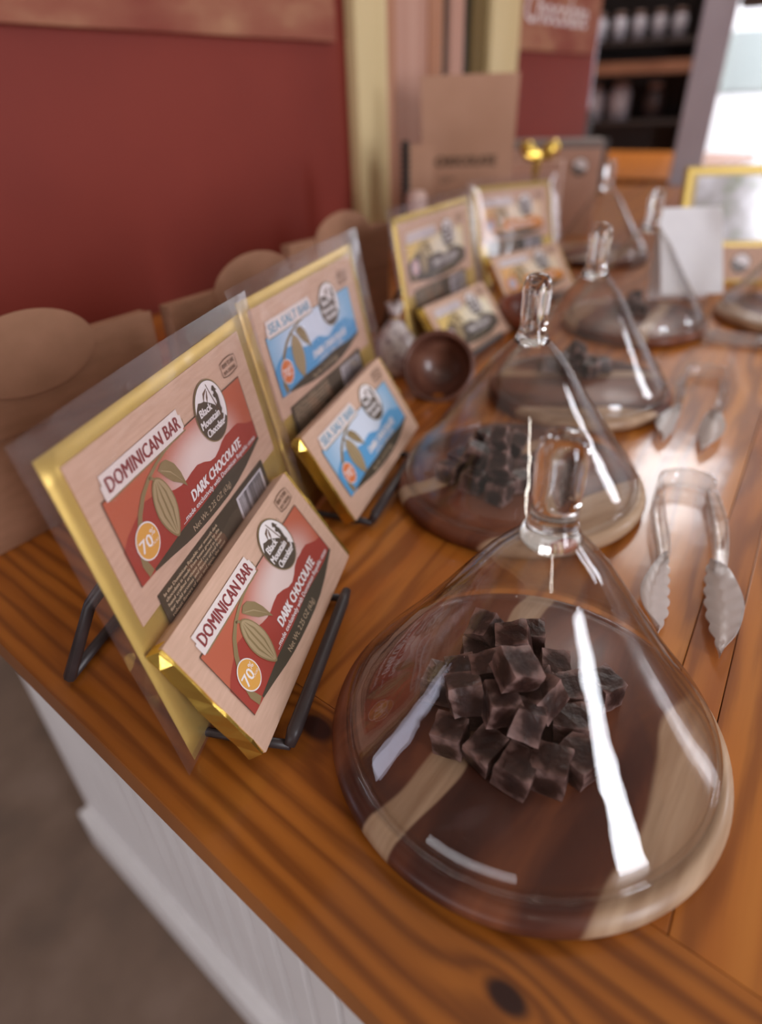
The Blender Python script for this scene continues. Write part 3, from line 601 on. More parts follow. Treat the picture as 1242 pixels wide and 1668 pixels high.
# ------------------------------------------------------------------ glass cloches on round boards
def board_mat(name, rot, seed):
    m = mat(name, (0.2, 0.08, 0.04), 0.42, coat=0.10, coatr=0.15, spec=0.35)
    tc = N(m, 'ShaderNodeTexCoord'); mp = N(m, 'ShaderNodeMapping'); mp.inputs['Rotation'].default_value = (0, 0, rot); mp.inputs['Location'].default_value = (0, 0, seed)
    n = N(m, 'ShaderNodeTexNoise', i_Scale=7.0, i_Detail=4.0, i_Distortion=0.6)
    st = N(m, 'ShaderNodeMapping'); st.inputs['Scale'].default_value = (1, 3.6, 1)
    L(m, tc, 'Object', mp, 'Vector'); L(m, mp, 0, st, 'Vector'); L(m, st, 0, n, 'Vector')
    r1 = ramp(m, [(0.30, (0.035, 0.010, 0.007)), (0.45, (0.085, 0.024, 0.013)), (0.60, (0.20, 0.062, 0.026)), (0.75, (0.11, 0.032, 0.016))]); L(m, n, 0, r1, 0)
    n2 = N(m, 'ShaderNodeTexNoise', i_Scale=30.0, i_Detail=4.0); st2 = N(m, 'ShaderNodeMapping'); st2.inputs['Scale'].default_value = (.5, 6, 1)
    L(m, mp, 0, st2, 'Vector'); L(m, st2, 0, n2, 'Vector')
    r2 = ramp(m, [(0.3, (0.36, 0.22, 0.13)), (0.7, (0.54, 0.37, 0.24))]); L(m, n2, 0, r2, 0)
    nw = N(m, 'ShaderNodeTexNoise', i_Scale=9.0, i_Detail=2.0); L(m, mp, 0, nw, 'Vector')
    sx = N(m, 'ShaderNodeSeparateXYZ'); L(m, mp, 0, sx, 0)
    # sapwood: one edge of the disc plus a narrow streak
    a = N(m, 'ShaderNodeMath', operation='MULTIPLY_ADD'); a.inputs[1].default_value = 0.055; L(m, nw, 0, a, 0); L(m, sx, 'Y', a, 2)
    g1 = N(m, 'ShaderNodeMapRange'); g1.interpolation_type = 'SMOOTHSTEP'; g1.inputs['From Min'].default_value = 0.079; g1.inputs['From Max'].default_value = 0.082; L(m, a, 0, g1, 'Value')
    b0 = N(m, 'ShaderNodeMath', operation='MULTIPLY_ADD'); b0.inputs[1].default_value = 0.04; b0.inputs[2].default_value = -0.02+0.024; L(m, nw, 0, b0, 0)
    b1 = N(m, 'ShaderNodeMath', operation='ADD'); L(m, b0, 0, b1, 0); L(m, sx, 'Y', b1, 1)
    b2 = N(m, 'ShaderNodeMath', operation='ABSOLUTE'); L(m, b1, 0, b2, 0)
    g2 = N(m, 'ShaderNodeMapRange'); g2.interpolation_type = 'SMOOTHSTEP'; g2.inputs['From Min'].default_value = 0.0085; g2.inputs['From Max'].default_value = 0.0065; L(m, b2, 0, g2, 'Value')
    mxm = N(m, 'ShaderNodeMath', operation='MAXIMUM'); L(m, g1, 0, mxm, 0); L(m, g2, 0, mxm, 1)
    mx = N(m, 'ShaderNodeMix', data_type='RGBA'); L(m, mxm, 0, mx, 0); L(m, r1, 0, mx, 6); L(m, r2, 0, mx, 7); L(m, mx, 2, bsdf(m), 'Base Color')
    return m
ZB = .0135
def cloche(x, y, R_, rot, lab_glass, lab_board, seed):
    t = empty('serving_board', (x, y, TZ), rot); tag(t, lab_board, 'serving board', 'round wooden boards under the cloches')
    s_ = R_/.09
    bm_ = board_mat('board_wood', 0.0, seed)
    prof = [(0, 0.0), (.082, 0.0), (.0865, .0012), (.0893, .0040), (.0900, .0072), (.0890, .0104), (.0862, .0128), (.0842, .01345), (.0832, .0130), (.0795, .0130), (.0785, .0135), (0.0, .0135)]
    MB().lathe([(r*s_, z) for r, z in prof], 96).build('disc', bm_, t)
    g = empty('glass_cloche', (x, y, TZ+.0134)); tag(g, lab_glass, 'glass cloche', 'cone glass cloches with knobs')
    # outer wall of the cone from rim up to the neck, then the inner wall back down
    outer = [(.0822, .0012), (.0826, .004), (.0822, .008), (.0796, .0120), (.0736, .0200), (.0648, .0312), (.0550, .0445), (.0448, .0590), (.0348, .0735), (.0255, .0870), (.0185, .0950), (.0140, .0995), (.0118, .1022)]
    inner = [(max(r-.0024, .002), z-(.0006 if z > .01 else 0)) for r, z in outer]
    MB().lathe([(r*s_, z) for r, z in outer], 128).build('cone', M['cone_glass'], g)
    MB().lathe([(r*s_, z) for r, z in inner], 128).build('inner_wall', M['cone_glass'], g)
    # solid rim bead and solid knob
    rim = [(.0815+.0013*math.cos(a), .0014+.0013*math.sin(a)) for a in [2*PI*k/10 for k in range(10)]]
    MB().lathe([(r*s_, z) for r, z in rim], 128, closed=True).build('rim', M['cone_glass'], g)
    kn = [(0.0001, .0985), (.0060, .0985), (.0100, .0998), (.0116, .1022), (.0106, .1050), (.0092, .1080), (.0086, .1110), (.0085, .1180), (.0087, .1260), (.0090, .1320), (.0089, .1365), (.0080, .1405), (.0062, .1432), (.0036, .1444), (.0001, .1447)]
    MB().lathe(kn, 48).build('knob', M['solid_glass'], g)
    return t, g

def choc_mat():
    m = mat('dark_chocolate', (0.045, 0.018, 0.013), 0.38)
    tc = N(m, 'ShaderNodeTexCoord'); n = N(m, 'ShaderNodeTexNoise', i_Scale=420.0, i_Detail=5.0); n0 = N(m, 'ShaderNodeTexNoise', i_Scale=110.0, i_Detail=4.0)
    L(m, tc, 'Object', n, 'Vector'); L(m, tc, 'Object', n0, 'Vector')
    g = N(m, 'ShaderNodeNewGeometry'); pr = N(m, 'ShaderNodeMapRange'); pr.inputs['From Min'].default_value = 0.51; pr.inputs['From Max'].default_value = 0.62; L(m, g, 'Pointiness', pr, 'Value')
    ad = N(m, 'ShaderNodeMath', operation='MULTIPLY_ADD'); ad.inputs[1].default_value = 0.45; L(m, pr, 0, ad, 0); L(m, n0, 0, ad, 2)
    r = ramp(m, [(0.44, (0.018, 0.006, 0.005)), (0.66, (0.042, 0.017, 0.013)), (0.98, (0.30, 0.18, 0.16))]); L(m, ad, 0, r, 0); L(m, r, 0, bsdf(m), 'Base Color')  # pale stop: chocolate bloom together with highlights painted onto the edges
    bu = N(m, 'ShaderNodeBump', i_Strength=0.55, i_Distance=0.0006); L(m, n, 0, bu, 'Height'); L(m, bu, 0, bsdf(m), 'Normal')
    return m
M['choc'] = choc_mat()
def choc_mesh(seed, s=.0148):
    r = random.Random(seed)
    a, b, c = s*r.uniform(.44, .56), s*r.uniform(.42, .54), s*r.uniform(.40, .52)
    bm = bmesh.new(); bmesh.ops.create_cube(bm, size=2.0)
    for v in bm.verts:
        v.co = Vector((v.co.x*a, v.co.y*b, v.co.z*c)) + Vector((r.uniform(-1, 1), r.uniform(-1, 1), r.uniform(-1, 1)))*s*.05
    bmesh.ops.subdivide_edges(bm, edges=list(bm.edges), cuts=3, use_grid_fill=True)
    for v in bm.verts:
        d = Vector((r.uniform(-1, 1), r.uniform(-1, 1), r.uniform(-1, 1)))
        nx = sum(abs(abs(q)-w_) < s*.09 for q, w_ in zip(v.co, (a, b, c)))
        v.co += d*s*(.028 if nx >= 2 else .012)
        if nx >= 2: v.co *= 0.965
    me = bpy.data.meshes.new('chocolate_chunk'); bm.to_mesh(me); bm.free(); me.materials.append(M['choc']); return me
CM = [choc_mesh(k) for k in range(9)]
def chunks(pts, place, group, seed, where=None):
    r = random.Random(seed)
    for k, (x, y, z) in enumerate(pts):
        o = bpy.data.objects.new('chocolate_chunk', CM[(k*5+seed) % 9]); C.objects.link(o)
        o.location = (x, y, TZ+z)
        low = z < .0235
        o.rotation_euler = (r.uniform(-.12, .12) if low else r.uniform(-.55, .55), r.uniform(-.12, .12) if low else r.uniform(-.55, .55), r.uniform(0, PI))
        tag(o, place if where is None else where[k], 'chocolate', group)
CH1 = [(0.0499, 0.2211, 0.030), (0.0609, 0.2081, 0.034), (0.055, 0.1783, 0.049), (0.0739, 0.2225, 0.0225), (0.0797, 0.2012, 0.0225), (0.0435, 0.2111, 0.0225), (0.0356, 0.2020, 0.0222), (0.0253, 0.1967, 0.021), (0.0337, 0.179, 0.034), (0.046, 0.1899, 0.036), (0.0661, 0.1769, 0.034), (0.0830, 0.1871, 0.0225), (0.0999, 0.1902, 0.021), (0.0265, 0.1680, 0.021), (0.0405, 0.1600, 0.021), (0.0575, 0.1634, 0.035), (0.0520, 0.1500, 0.021), (0.0655, 0.1502, 0.021), (0.0475, 0.1712, 0.037), (0.0794, 0.1705, 0.021), (0.0784, 0.1540, 0.021), (0.0545, 0.1944, 0.022), (0.040, 0.181, 0.021), (0.060, 0.175, 0.021), (0.070, 0.192, 0.024)]
W1 = ['rearmost dark chunk at the back of the nearest pile, tilted', 'dark chunk just behind the topmost chunk of the nearest pile', 'topmost bloomed chocolate chunk crowning the pile under the nearest cloche',
      'flat chunk low at the back right of the nearest pile', 'scuffed chunk at the right back of the nearest pile beside the glass streak', 'small chunk at back left of the nearest pile under the rear one', 'broken chunk at the left side of the nearest pile, upper row',
      'leftmost chunk of the nearest pile', 'chunk with pale crumbs at left of the centre of the nearest pile', 'dark chunk immediately left of the topmost chunk in the nearest pile', 'chunk immediately right below the topmost chunk in the nearest pile', 'narrow chunk on the right flank of the nearest pile',
      'lone chunk standing apart at the right of the nearest pile', 'bottom left chunk of the nearest pile with a chipped edge', 'front chunk of the nearest pile with pale lower edge, left of centre', 'tilted chunk over the front centre of the nearest pile', 'frontmost centre chunk of the nearest pile',
      'front right flat chunk of the nearest pile', 'shadowed chunk in the middle of the nearest pile', 'low chunk on the right of the nearest pile behind the white streak', 'low front chunk at the far right of the nearest pile', 'shadowed chunk behind the topmost one in the nearest pile',
      'hidden low chunk inside the left of the nearest pile', 'hidden low chunk inside the centre of the nearest pile', 'low chunk between the topmost chunk and the right flank of the nearest pile']
C1T, C1G = cloche(.0622, .1828, .0885, math.radians(232), 'large clear glass cone cloche with blurred knob, nearest the camera', 'round dark walnut board with pale sapwood edge under the nearest cloche', 3.1)
chunks(CH1, '', 'chocolate chunks under the nearest cloche', 1, W1)
CH2 = [(0.086, 0.389, 0.049), (0.085, 0.376, 0.035), (0.0832, 0.3640, 0.0210), (0.0673, 0.3802, 0.021), (0.0625, 0.4103, 0.0215), (0.0520, 0.3957, 0.021), (0.1029, 0.4084, 0.035), (0.1098, 0.3960, 0.022), (0.100, 0.3761, 0.022), (0.0824, 0.4224, 0.033), (0.070, 0.394, 0.036), (0.0868, 0.400, 0.021), (0.100, 0.420, 0.021), (0.077, 0.411, 0.021)]
W2 = ['topmost gray brown chunk of the second pile', 'chunk just in front below the top one of the second pile', 'frontmost chunk of the second pile', 'front left chunk of the second pile', 'left rear chunk of the second pile', 'leftmost chunk of the second pile',
      'upper right chunk of the second pile', 'rightmost chunk of the second pile', 'front right chunk of the second pile', 'rear upper chunk of the second pile', 'upper left chunk of the second pile beside the top one', 'buried middle chunk of the second pile', 'rear right low chunk of the second pile', 'rear low chunk hidden in the second pile']
C2T, C2G = cloche(.1040, .4008, .0920, math.radians(205), 'clear glass cone cloche with sharp rounded knob, second from the camera', 'round walnut board under the second cloche, beside the blue bar', 8.3)
chunks(CH2, '', 'chocolate chunks under the second cloche', 4, W2)
CH3 = [(0.2026, 0.5990, 0.036), (0.2127, 0.6080, 0.021), (0.1934, 0.6114, 0.021), (0.2125, 0.5890, 0.021), (0.1925, 0.5930, 0.021), (0.1750, 0.6050, 0.021), (0.2290, 0.5980, 0.021), (0.205, 0.626, 0.022)]
C3T, C3G = cloche(.1986, .5720, .0875, math.radians(170), 'blurred glass cone cloche with two white streaks, third from the camera', 'round board with pale rim under the third cloche', 5.2)
chunks(CH3, '', 'chocolate chunks under the third cloche', 2, ['topmost chunk under the third cloche', 'right chunk under the third cloche', 'left rear chunk under the third cloche', 'front right chunk under the third cloche', 'front chunk under the third cloche', 'leftmost chunk under the third cloche', 'rightmost chunk under the third cloche', 'rear chunk under the third cloche'])
C4T, C4G = cloche(.3300, .7840, .0880, math.radians(60), 'far blurred glass cloche standing beside the white card', 'round board under the far cloche beside the white card', 2.2)
chunks([(.32, .79, .021), (.335, .80, .021), (.34, .782, .021), (.33, .792, .035)], '', 'chocolate chunks under the far cloche', 3, ['left chunk under the cloche beside the white card', 'rear chunk under the cloche beside the white card', 'right chunk under the cloche beside the white card', 'upper chunk under the cloche beside the white card'])
C5T, C5G = cloche(.4050, 1.175, .0880, math.radians(20), 'farthest glass cloche, in front of the kraft box with gray top', 'round board under the farthest cloche', 4.4)
C6T, C6G = cloche(.5347, .7888, .0890, math.radians(100), 'glass cloche cut off by the right edge of the picture', 'dark round board cut off by the right edge of the picture', 6.4)
chunks([(.52, .79, .021), (.535, .80, .021), (.54, .782, .021)], '', 'chocolate chunks under the right edge cloche', 3, ['left chunk under the cloche at the right edge', 'middle chunk under the cloche at the right edge', 'right chunk under the cloche at the right edge'])

# ------------------------------------------------------------------ plastic tongs
def smooth_path(pts, n=6):
    out = []; P_ = [Vector(p) for p in pts]
    for i in range(len(P_)-1):
        p0 = P_[max(i-1, 0)]; p1 = P_[i]; p2 = P_[i+1]; p3 = P_[min(i+2, len(P_)-1)]
        for k in range(n):
            t_ = k/n
            out.append(0.5*((2*p1)+(-p0+p2)*t_+(2*p0-5*p1+4*p2-p3)*t_*t_+(-p0+3*p1-3*p2+p3)*t_**3))
    out.append(P_[-1]); return out
def at_y(path, yy):
    for p, q in zip(path[:-1], path[1:]):
        if (p.y-yy)*(q.y-yy) <= 0 and abs(p.y-q.y) > 1e-9:
            t_ = (yy-p.y)/(q.y-p.y); return p+(q-p)*t_
    return path[-1] if abs(path[-1].y-yy) < abs(path[0].y-yy) else path[0]
def tongs(x, y, rz, sc_, label):
    """clear serving tongs, modelled lying at the origin: spring at the top (+Y), jaws towards -Y"""
    t = empty('tongs', (x, y, TZ), rz); tag(t, label, 'tongs', 'clear plastic tongs on the counter')
    k = .001*sc_
    arms = {1: [(-17, -6), (-18, -24), (-17, -48), (-15, -68), (-14, -88)], -1: [(17.5, 1), (19.5, -20), (20.5, -44), (19.5, -68), (18, -89)]}
    outer = {1: [(-12, -84), (-15.5, -88), (-21.5, -103), (-27, -124), (-25, -141), (-16.4, -155.5)], -1: [(12, -84), (17, -85), (23, -94), (27.5, -120), (23, -145), (14.2, -162.5)]}
    inner = {1: [(-12, -84), (-12.2, -100), (-12.6, -118), (-12.9, -138), (-16.4, -155.5)], -1: [(12, -84), (10.7, -99), (9.8, -119), (10.4, -140), (14.2, -162.5)]}
    for s_, pl in arms.items():
        sp = smooth_path([(p[0]*k, p[1]*k, 0) for p in pl], 6); vs = []; nS = len(sp)
        for i, p in enumerate(sp):
            d = (sp[min(i+1, nS-1)]-sp[max(i-1, 0)]).normalized(); n_ = Vector((-d.y, d.x, 0)); hw = (.0030+.0012*math.sin(PI*i/nS))*sc_
            for u_, zz in ((-hw, .0105), (-hw, .0016), (hw, .0016), (hw, .0105), (hw-.0009, .0105), (hw-.0009, .0028), (-hw+.0009, .0028), (-hw+.0009, .0105)):
                vs.append(p+n_*u_+Vector((0, 0, zz)))
        fs = [(8*i+q, 8*i+(q+1) % 8, 8*(i+1)+(q+1) % 8, 8*(i+1)+q) for i in range(nS-1) for q in range(8)]+[tuple(range(8)), tuple(8*(nS-1)+q for q in range(8))[::-1]]
        MB().add(vs, fs, 0, True).build('arm', M['clear_plastic'], t)
        op = smooth_path([(p[0]*k, p[1]*k, 0) for p in outer[s_]], 6); ip = smooth_path([(p[0]*k, p[1]*k, 0) for p in inner[s_]], 12)
        K = 36; vs = []
        for i in range(K+1):
            f_ = i/K; yy = op[0].y+(op[-1].y-op[0].y)*f_; po_ = at_y(op, yy); pi_ = at_y(ip, yy)
            bump_ = abs(math.sin(f_*PI*7))*.0022*sc_*math.sin(PI*f_)**.3 if 0 < f_ < 1 else 0
            pi_ = pi_+Vector((s_*bump_, 0, 0)); md = po_*.55+pi_*.45
            vs += [po_+Vector((0, 0, .0095)), md+Vector((0, 0, .0024)), pi_+Vector((0, 0, .0060)), pi_+Vector((0, 0, .0046)), md+Vector((0, 0, .0010)), po_+Vector((0, 0, .0082))]
        fs = [(6*i+q, 6*i+(q+1) % 6, 6*(i+1)+(q+1) % 6, 6*(i+1)+q) for i in range(K) for q in range(6)]+[tuple(range(6)), tuple(6*K+q for q in range(6))[::-1]]
        MB().add(vs, fs, 0, True).build('blade', M['frost'], t)
    sp = smooth_path([(-17*k, -8*k, 0), (-18*k, 2*k, 0), (-14*k, 11*k, 0), (-2*k, 18*k, 0), (11*k, 17*k, 0), (18*k, 10*k, 0), (18*k, 0, 0)], 6); vs = []
    for i, p in enumerate(sp):
        d = (sp[min(i+1, len(sp)-1)]-sp[max(i-1, 0)]).normalized(); n_ = Vector((-d.y, d.x, 0))*.0012
        for q, zz in ((n_, .0012), (-n_, .0012), (-n_, .0150), (n_, .0150)): vs.append(p+q+Vector((0, 0, zz)))
    MB().add(vs, [(4*i+q, 4*i+(q+1) % 4, 4*(i+1)+(q+1) % 4, 4*(i+1)+q) for i in range(len(sp)-1) for q in range(4)]+[(0, 1, 2, 3), tuple(4*(len(sp)-1)+q for q in range(4))[::-1]], 0, True).build('spring', M['clear_plastic'], t)
    return t
tongs(.2225, .3790, math.radians(-22), 1.0, 'clear plastic tongs with frosted scalloped ends, nearest pair, right of the nearest cloche')
tongs(.3330, .5900, math.radians(-30), 1.0, 'blurred clear plastic tongs lying beyond the nearest pair')
tongs(.3960, .7200, math.radians(60), .62, 'clear plastic tongs lying sideways in front of the right edge board')

# ------------------------------------------------------------------ kraft gift boxes
def kraft_box(x, y, az, w_, label, right=True, depth=.012, hgt=.125):
    """front face from x,y running along azimuth az; the tab rises over the top edge"""
    ang = math.atan2(math.cos(math.radians(az)), math.sin(math.radians(az)))
    t = empty('gift_box', (x, y, TZ), ang); tag(t, label, 'box', 'plain kraft gift boxes with round tabs')
    s0, s1 = (-w_, 0) if right else (0, w_)
    c = (s0+s1)/2
    MB().box((s0, 0.0, 0), (s1, depth, hgt)).build('body', M['kraft_box'], t, .0008)
    # lid flap lying over the front face, down to the dashed fold
    MB().box((s0-.0006, -.0012, .0750), (s1+.0006, -.0002, hgt+.0008)).build('lid_flap', M['kraft_box'], t, .0004)
    n = 44; pts = [(c+.0460*math.cos(2*PI*k/n), .1225+.0262*math.sin(2*PI*k/n)) for k in range(n)]
    o = MB().prism(pts, .0013, .0030).build('tab', [M['kraft_box']], t, .0003); o.rotation_euler = (PI/2, 0, 0)
    mb = MB(); k = s0+.002
    while k < s1-.004:
        mb.box((k, -.0004, .0742), (k+.0030, .0002, .0747)); k += .0052
    mb.build('fold_perforation', M['kraft_edge'], t)
    return t
kraft_box(-.167, .4664, 36, .190, 'brown kraft gift box with round tab, nearest, at the left edge')
kraft_box(-.1552, .4773, 36, .180, 'brown kraft gift box with round tab behind the blue display card', right=False)
kraft_box(-.088, .700, 40, .170, 'brown kraft gift box between the blue and yellow display cards', right=False)

# ------------------------------------------------------------------ wooden bowls
def bowl(x, y, z, R_, tilt, az, m_, label):
    d = Vector((math.sin(math.radians(az)), math.cos(math.radians(az)), 0))
    nrm = (Vector((0, 0, 1))*math.cos(tilt)+d*math.sin(tilt)).normalized()
    q = nrm.to_track_quat('Z', 'Y')
    t = empty('wooden_bowl', (0, 0, 0)); t.location = (x, y, TZ+z); t.rotation_euler = q.to_euler(); tag(t, label, 'bowl')
    K = 14; out = [(R_*math.sin(PI/2*k/K)+.00001, -R_*math.cos(PI/2*k/K)) for k in range(K+1)]
    inn = [((R_*.90)*math.sin(PI/2*k/K)+.00001, -(R_*.90)*math.cos(PI/2*k/K)) for k in range(K, -1, -1)]
    MB().lathe(out+[(R_*1.01, .0012), (R_*.975, .0026), (R_*.92, .0016)]+inn, 56).build('shell', m_, t)
    MB().lathe([(R_*1.005+.0016*math.cos(a), .0006+.0016*math.sin(a)) for a in [2*PI*k/8 for k in range(8)]], 56, closed=True).build('lip', m_, t)
    return t
bowl(.062, .585, .030, .0340, math.radians(62), 190, M['bowl'], 'small round turned brown wooden bowl tipped towards the camera behind the blue bar')
bowl(.190, .790, .0295, .030, math.radians(15), 190, M['red_bowl'], 'small red brown wooden bowl below the orange labelled bar')

# speckled cellophane pouch with gathered top
pm = mat('speckled_wrap', (0.6, 0.5, 0.5), 0.3, coat=0.4)
tc = N(pm, 'ShaderNodeTexCoord'); vn = N(pm, 'ShaderNodeTexVoronoi', i_Scale=140.0); L(pm, tc, 'Object', vn, 'Vector')
nn_ = N(pm, 'ShaderNodeTexNoise', i_Scale=38.0, i_Detail=3.0); L(pm, tc, 'Object', nn_, 'Vector')
r1 = ramp(pm, [(0.0, (0.08, 0.03, 0.04)), (0.3, (0.34, 0.24, 0.26)), (0.6, (0.70, 0.62, 0.60))]); L(pm, vn, 'Distance', r1, 0)
r2 = ramp(pm, [(0.56, (0, 0, 0)), (0.66, (1, 1, 1))]); L(pm, nn_, 0, r2, 0)
mxp = N(pm, 'ShaderNodeMix', data_type='RGBA'); L(pm, r2, 0, mxp, 0); L(pm, r1, 0, mxp, 6); mxp.inputs[7].default_value = (0.22, 0.025, 0.04, 1); L(pm, mxp, 2, bsdf(pm), 'Base Color')
po = empty('candy_pouch', (.022, .655, TZ)); tag(po, 'small speckled white and maroon candy pouch with gathered top between blue card and wooden bowl', 'pouch')
prf = [(.0001, 0), (.021, 0), (.025, .006), (.0255, .018), (.022, .034), (.014, .047), (.006, .056), (.004, .060), (.008, .070), (.0095, .074), (.0001, .068)]
pb = MB().lathe(prf, 40).build('bag', pm, po); crinkle(pb, .0008, 4)
MB().lathe([(.0046+.0012*math.cos(a), .060+.0012*math.sin(a)) for a in [2*PI*k/8 for k in range(8)]], 20, closed=True).build('tie', M['gold'], po)

# ------------------------------------------------------------------ back row: paper bag, boxes, ribbed stick, cork
bagm = empty('paper_bag', (.1750, 1.262, TZ), math.radians(-5)); tag(bagm, 'tall open brown paper bag with blurred dark print in front of the door', 'bag')
def bag_body(w0, w1, d0, d1, h_):
    mb = MB(); nz = 10; ring = []
    for j in range(nz+1):
        f_ = j/nz; w_ = w0+(w1-w0)*f_; d_ = d0+(d1-d0)*f_**1.5; z_ = h_*f_
        ins = .006*math.sin(PI*f_)
        ring += [(-w_/2, -d_/2, z_), (0, -d_/2-.002*math.sin(6*f_), z_), (w_/2, -d_/2, z_), (w_/2-ins, 0, z_+(0.004 if j == nz else 0)), (w_/2, d_/2, z_), (0, d_/2, z_), (-w_/2, d_/2, z_), (-w_/2+ins, 0, z_)]
    fs = [(j*8+k, j*8+(k+1) % 8, (j+1)*8+(k+1) % 8, (j+1)*8+k) for j in range(nz) for k in range(8)]+[tuple(range(8))[::-1]]
    return mb.add(ring, fs, 0)
bag_body(.150, .165, .060, .010, .283).build('bag_body', M['kraft_bag'], bagm)
mb = MB(); put_text(mb, 'CHOCOLATE', -.055, .150, .050, .016, 0, 0, 0, .08); put_text(mb, 'COMPANY', -.045, .125, .020, .009, 0, 0, 0, .06)
o = mb.build('lettering', M['brown_ink'], bagm, recalc=False); o.rotation_euler = (PI/2-.087, 0, 0); o.location = (0, -.0338, .0)
def plain_box(name, x, y, rz, w_, d_, h_, mats, label, cat, extra=None):
    t = empty(name, (x, y, TZ), rz); tag(t, label, cat)
    MB().box((-w_/2, -d_/2, 0), (w_/2, d_/2, h_)).build('carton', mats[0], t, .0015)
    MB().box((-w_/2-.001, -d_/2-.001, h_-.012), (w_/2+.001, d_/2+.001, h_+.001)).build('lid', mats[1], t, .001)
    if extra: extra(t)
    return t
M['gray_lid'] = mat('gray_lid', (0.24, 0.19, 0.17), 0.6); M['kraft_pink'] = noise_mat('kraft_wrap_pale', [(0.3, (0.50, 0.28, 0.20)), (0.7, (0.60, 0.37, 0.28))], 10, rough=0.5)
def emblem_disc(parent, x, z, r, y):
    mb = MB(); mb.ell(0, 0, r, r, 0, 0); mb.flat([(r*.9*math.cos(a), r*.9*math.sin(a)) for a in [-.5+k*.17 for k in range(20)]], .0002, 1)
    for k, tx in enumerate(['Black', 'Mountain', 'Chocolate']): put_text(mb, tx, -r*.72, -r*(.05+.30*k), r*.45, r*.2, .0003, 1)
    o = mb.build('emblem', [M['logo_dark'], M['white_ink']], parent, recalc=False); o.rotation_euler = (PI/2, 0, 0); o.location = (x, y, z); return o
def ex1(t): emblem_disc(t, .0, .118, .020, -.0612); emblem_disc(t, .055, .128, .016, -.0612)
plain_box('gift_box', .385, 1.48, math.radians(-14), .190, .12, .172, (M['kraft_pink'], M['gray_lid']), 'pale kraft carton with gray lid and round emblems behind the farthest cloche', 'box', ex1)
def ex2(t): emblem_disc(t, .02, .085, .022, -.0312)
plain_box('gift_box', .170, 1.12, math.radians(-4), .120, .06, .104, (M['kraft_bag'], M['kraft_bag']), 'low brown carton with dark oval emblem in front of the paper bag', 'box', ex2)
# gold ribbon bow
bw = empty('ribbon_bow', (.314, 1.30, TZ)); tag(bw, 'shiny gold ribbon bow on top of a small kraft box above the orange card', 'bow')
for sgn in (-1, 1):
    vs = []; K = 12
    for i in range(K+1):
        f_ = i/K; hh = .003+.0125*math.sin(PI*min(1, f_*.93))**.8; cz = .160+.012*f_
        for a_ in range(8): vs.append((sgn*.036*f_, .007*math.cos(PI*a_/4)*(.4+math.sin(PI*f_*.95)), cz+hh*math.sin(PI*a_/4)))
    MB().add(vs, [(8*i+q, 8*i+(q+1) % 8, 8*(i+1)+(q+1) % 8, 8*(i+1)+q) for i in range(K) for q in range(8)]+[tuple(range(8)), tuple(8*K+q for q in range(8))[::-1]], 0, True).build('loop', M['gold'], bw)
    MB().add([(0, -.008, .158), (0, -.007, .164), (sgn*.028, -.012, .1530), (sgn*.030, -.012, .1610), (sgn*.02, -.010, .1545)], [(0, 1, 3, 4), (0, 4, 2)]).build('tail', M['gold'], bw)
MB().box((-.006, -.007, .1515), (.006, .007, .164)).build('knot', M['gold'], bw, .002)
t = empty('gift_box', (.314, 1.30, TZ), math.radians(-20)); tag(t, 'small kraft gift box tied with the gold bow behind the orange card', 'box')
MB().box((-.045, -.035, 0), (.045, .035, .150)).build('carton', M['kraft_pink'], t, .001); MB().box((-.006, -.0356, 0), (.006, .0356, .1512)).build('ribbon', M['gold'], t, .0004)
# ribbed black stick and cork-topped jar
rs = empty('comb_bound_booklet', (.0600, 1.150, TZ), math.radians(5)); tag(rs, 'upright black ribbed comb bound booklet left of the paper bag', 'booklet')
MB().box((.005, -.002, 0), (.045, .002, .190)).build('pages', M['kraft_bag'], rs, .0005)
for k in range(22): MB().lathe([(.0062+.0018*math.cos(a), .012+k*.0084+.0028*math.sin(a)) for a in [2*PI*j/6 for j in range(6)]], 14, closed=True).build('ring', M['ink_black'], rs)
MB().tube([(0, 0, .004), (0, 0, .196)], .0055, 12).build('spine', M['ink_black'], rs)
jr = empty('small_jar', (.073, 1.085, TZ)); tag(jr, 'small jar with rounded pale pink cap left of the yellow card', 'jar')
MB().lathe([(.0001, 0), (.018, 0), (.020, .004), (.020, .085), (.014, .098), (.0001, .098)], 32).build('jar_body', M['kraft_pink'], jr)
MB().lathe([(.0001, .0985), (.0155, .0985), (.0165, .102), (.0165, .122), (.013, .130), (.0001, .132)], 32).build('cap', mat('pale_pink_cap', (0.62, 0.42, 0.36), 0.5), jr)

# ------------------------------------------------------------------ white card and gold framed packet on the right
def panel_frame(x, y, az_face, lean):
    """matrix: local x to the right seen from the front, y up the panel, z towards the viewer"""
    a = math.radians(az_face); n0 = Vector((math.sin(a), math.cos(a), 0)); u = Vector((0, 0, 1)).cross(n0); u.normalize()
    v = Vector((0, 0, 1))*math.cos(lean)-n0*math.sin(lean); n = u.cross(v)
    return Matrix(((u.x, v.x, n.x, x), (u.y, v.y, n.y, y), (u.z, v.z, n.z, TZ+.0012), (0, 0, 0, 1)))
wc = empty('recipe_card', mtx=panel_frame(.436, .900, 182, .16)); tag(wc, 'white folded card with speckled gray print standing right of the far cloche', 'card')
cardm = noise_mat('white_card_paper', [(0.3, (0.90, 0.89, 0.92)), (0.7, (0.95, 0.94, 0.96))], 30, rough=0.5)
MB().box((-.042, 0, -.0008), (.042, .118, 0)).build('front_leaf', cardm, wc, .0003)
o = MB().box((-.042, 0, -.0008), (.042, .118, 0)).build('back_leaf', cardm, wc, .0003); o.matrix_local = Matrix.Translation((0, .118, -.001)) @ Matrix.Rotation(-.42, 4, 'X') @ Matrix.Translation((0, -.118, 0))
mb = MB(); r = random.Random(9)
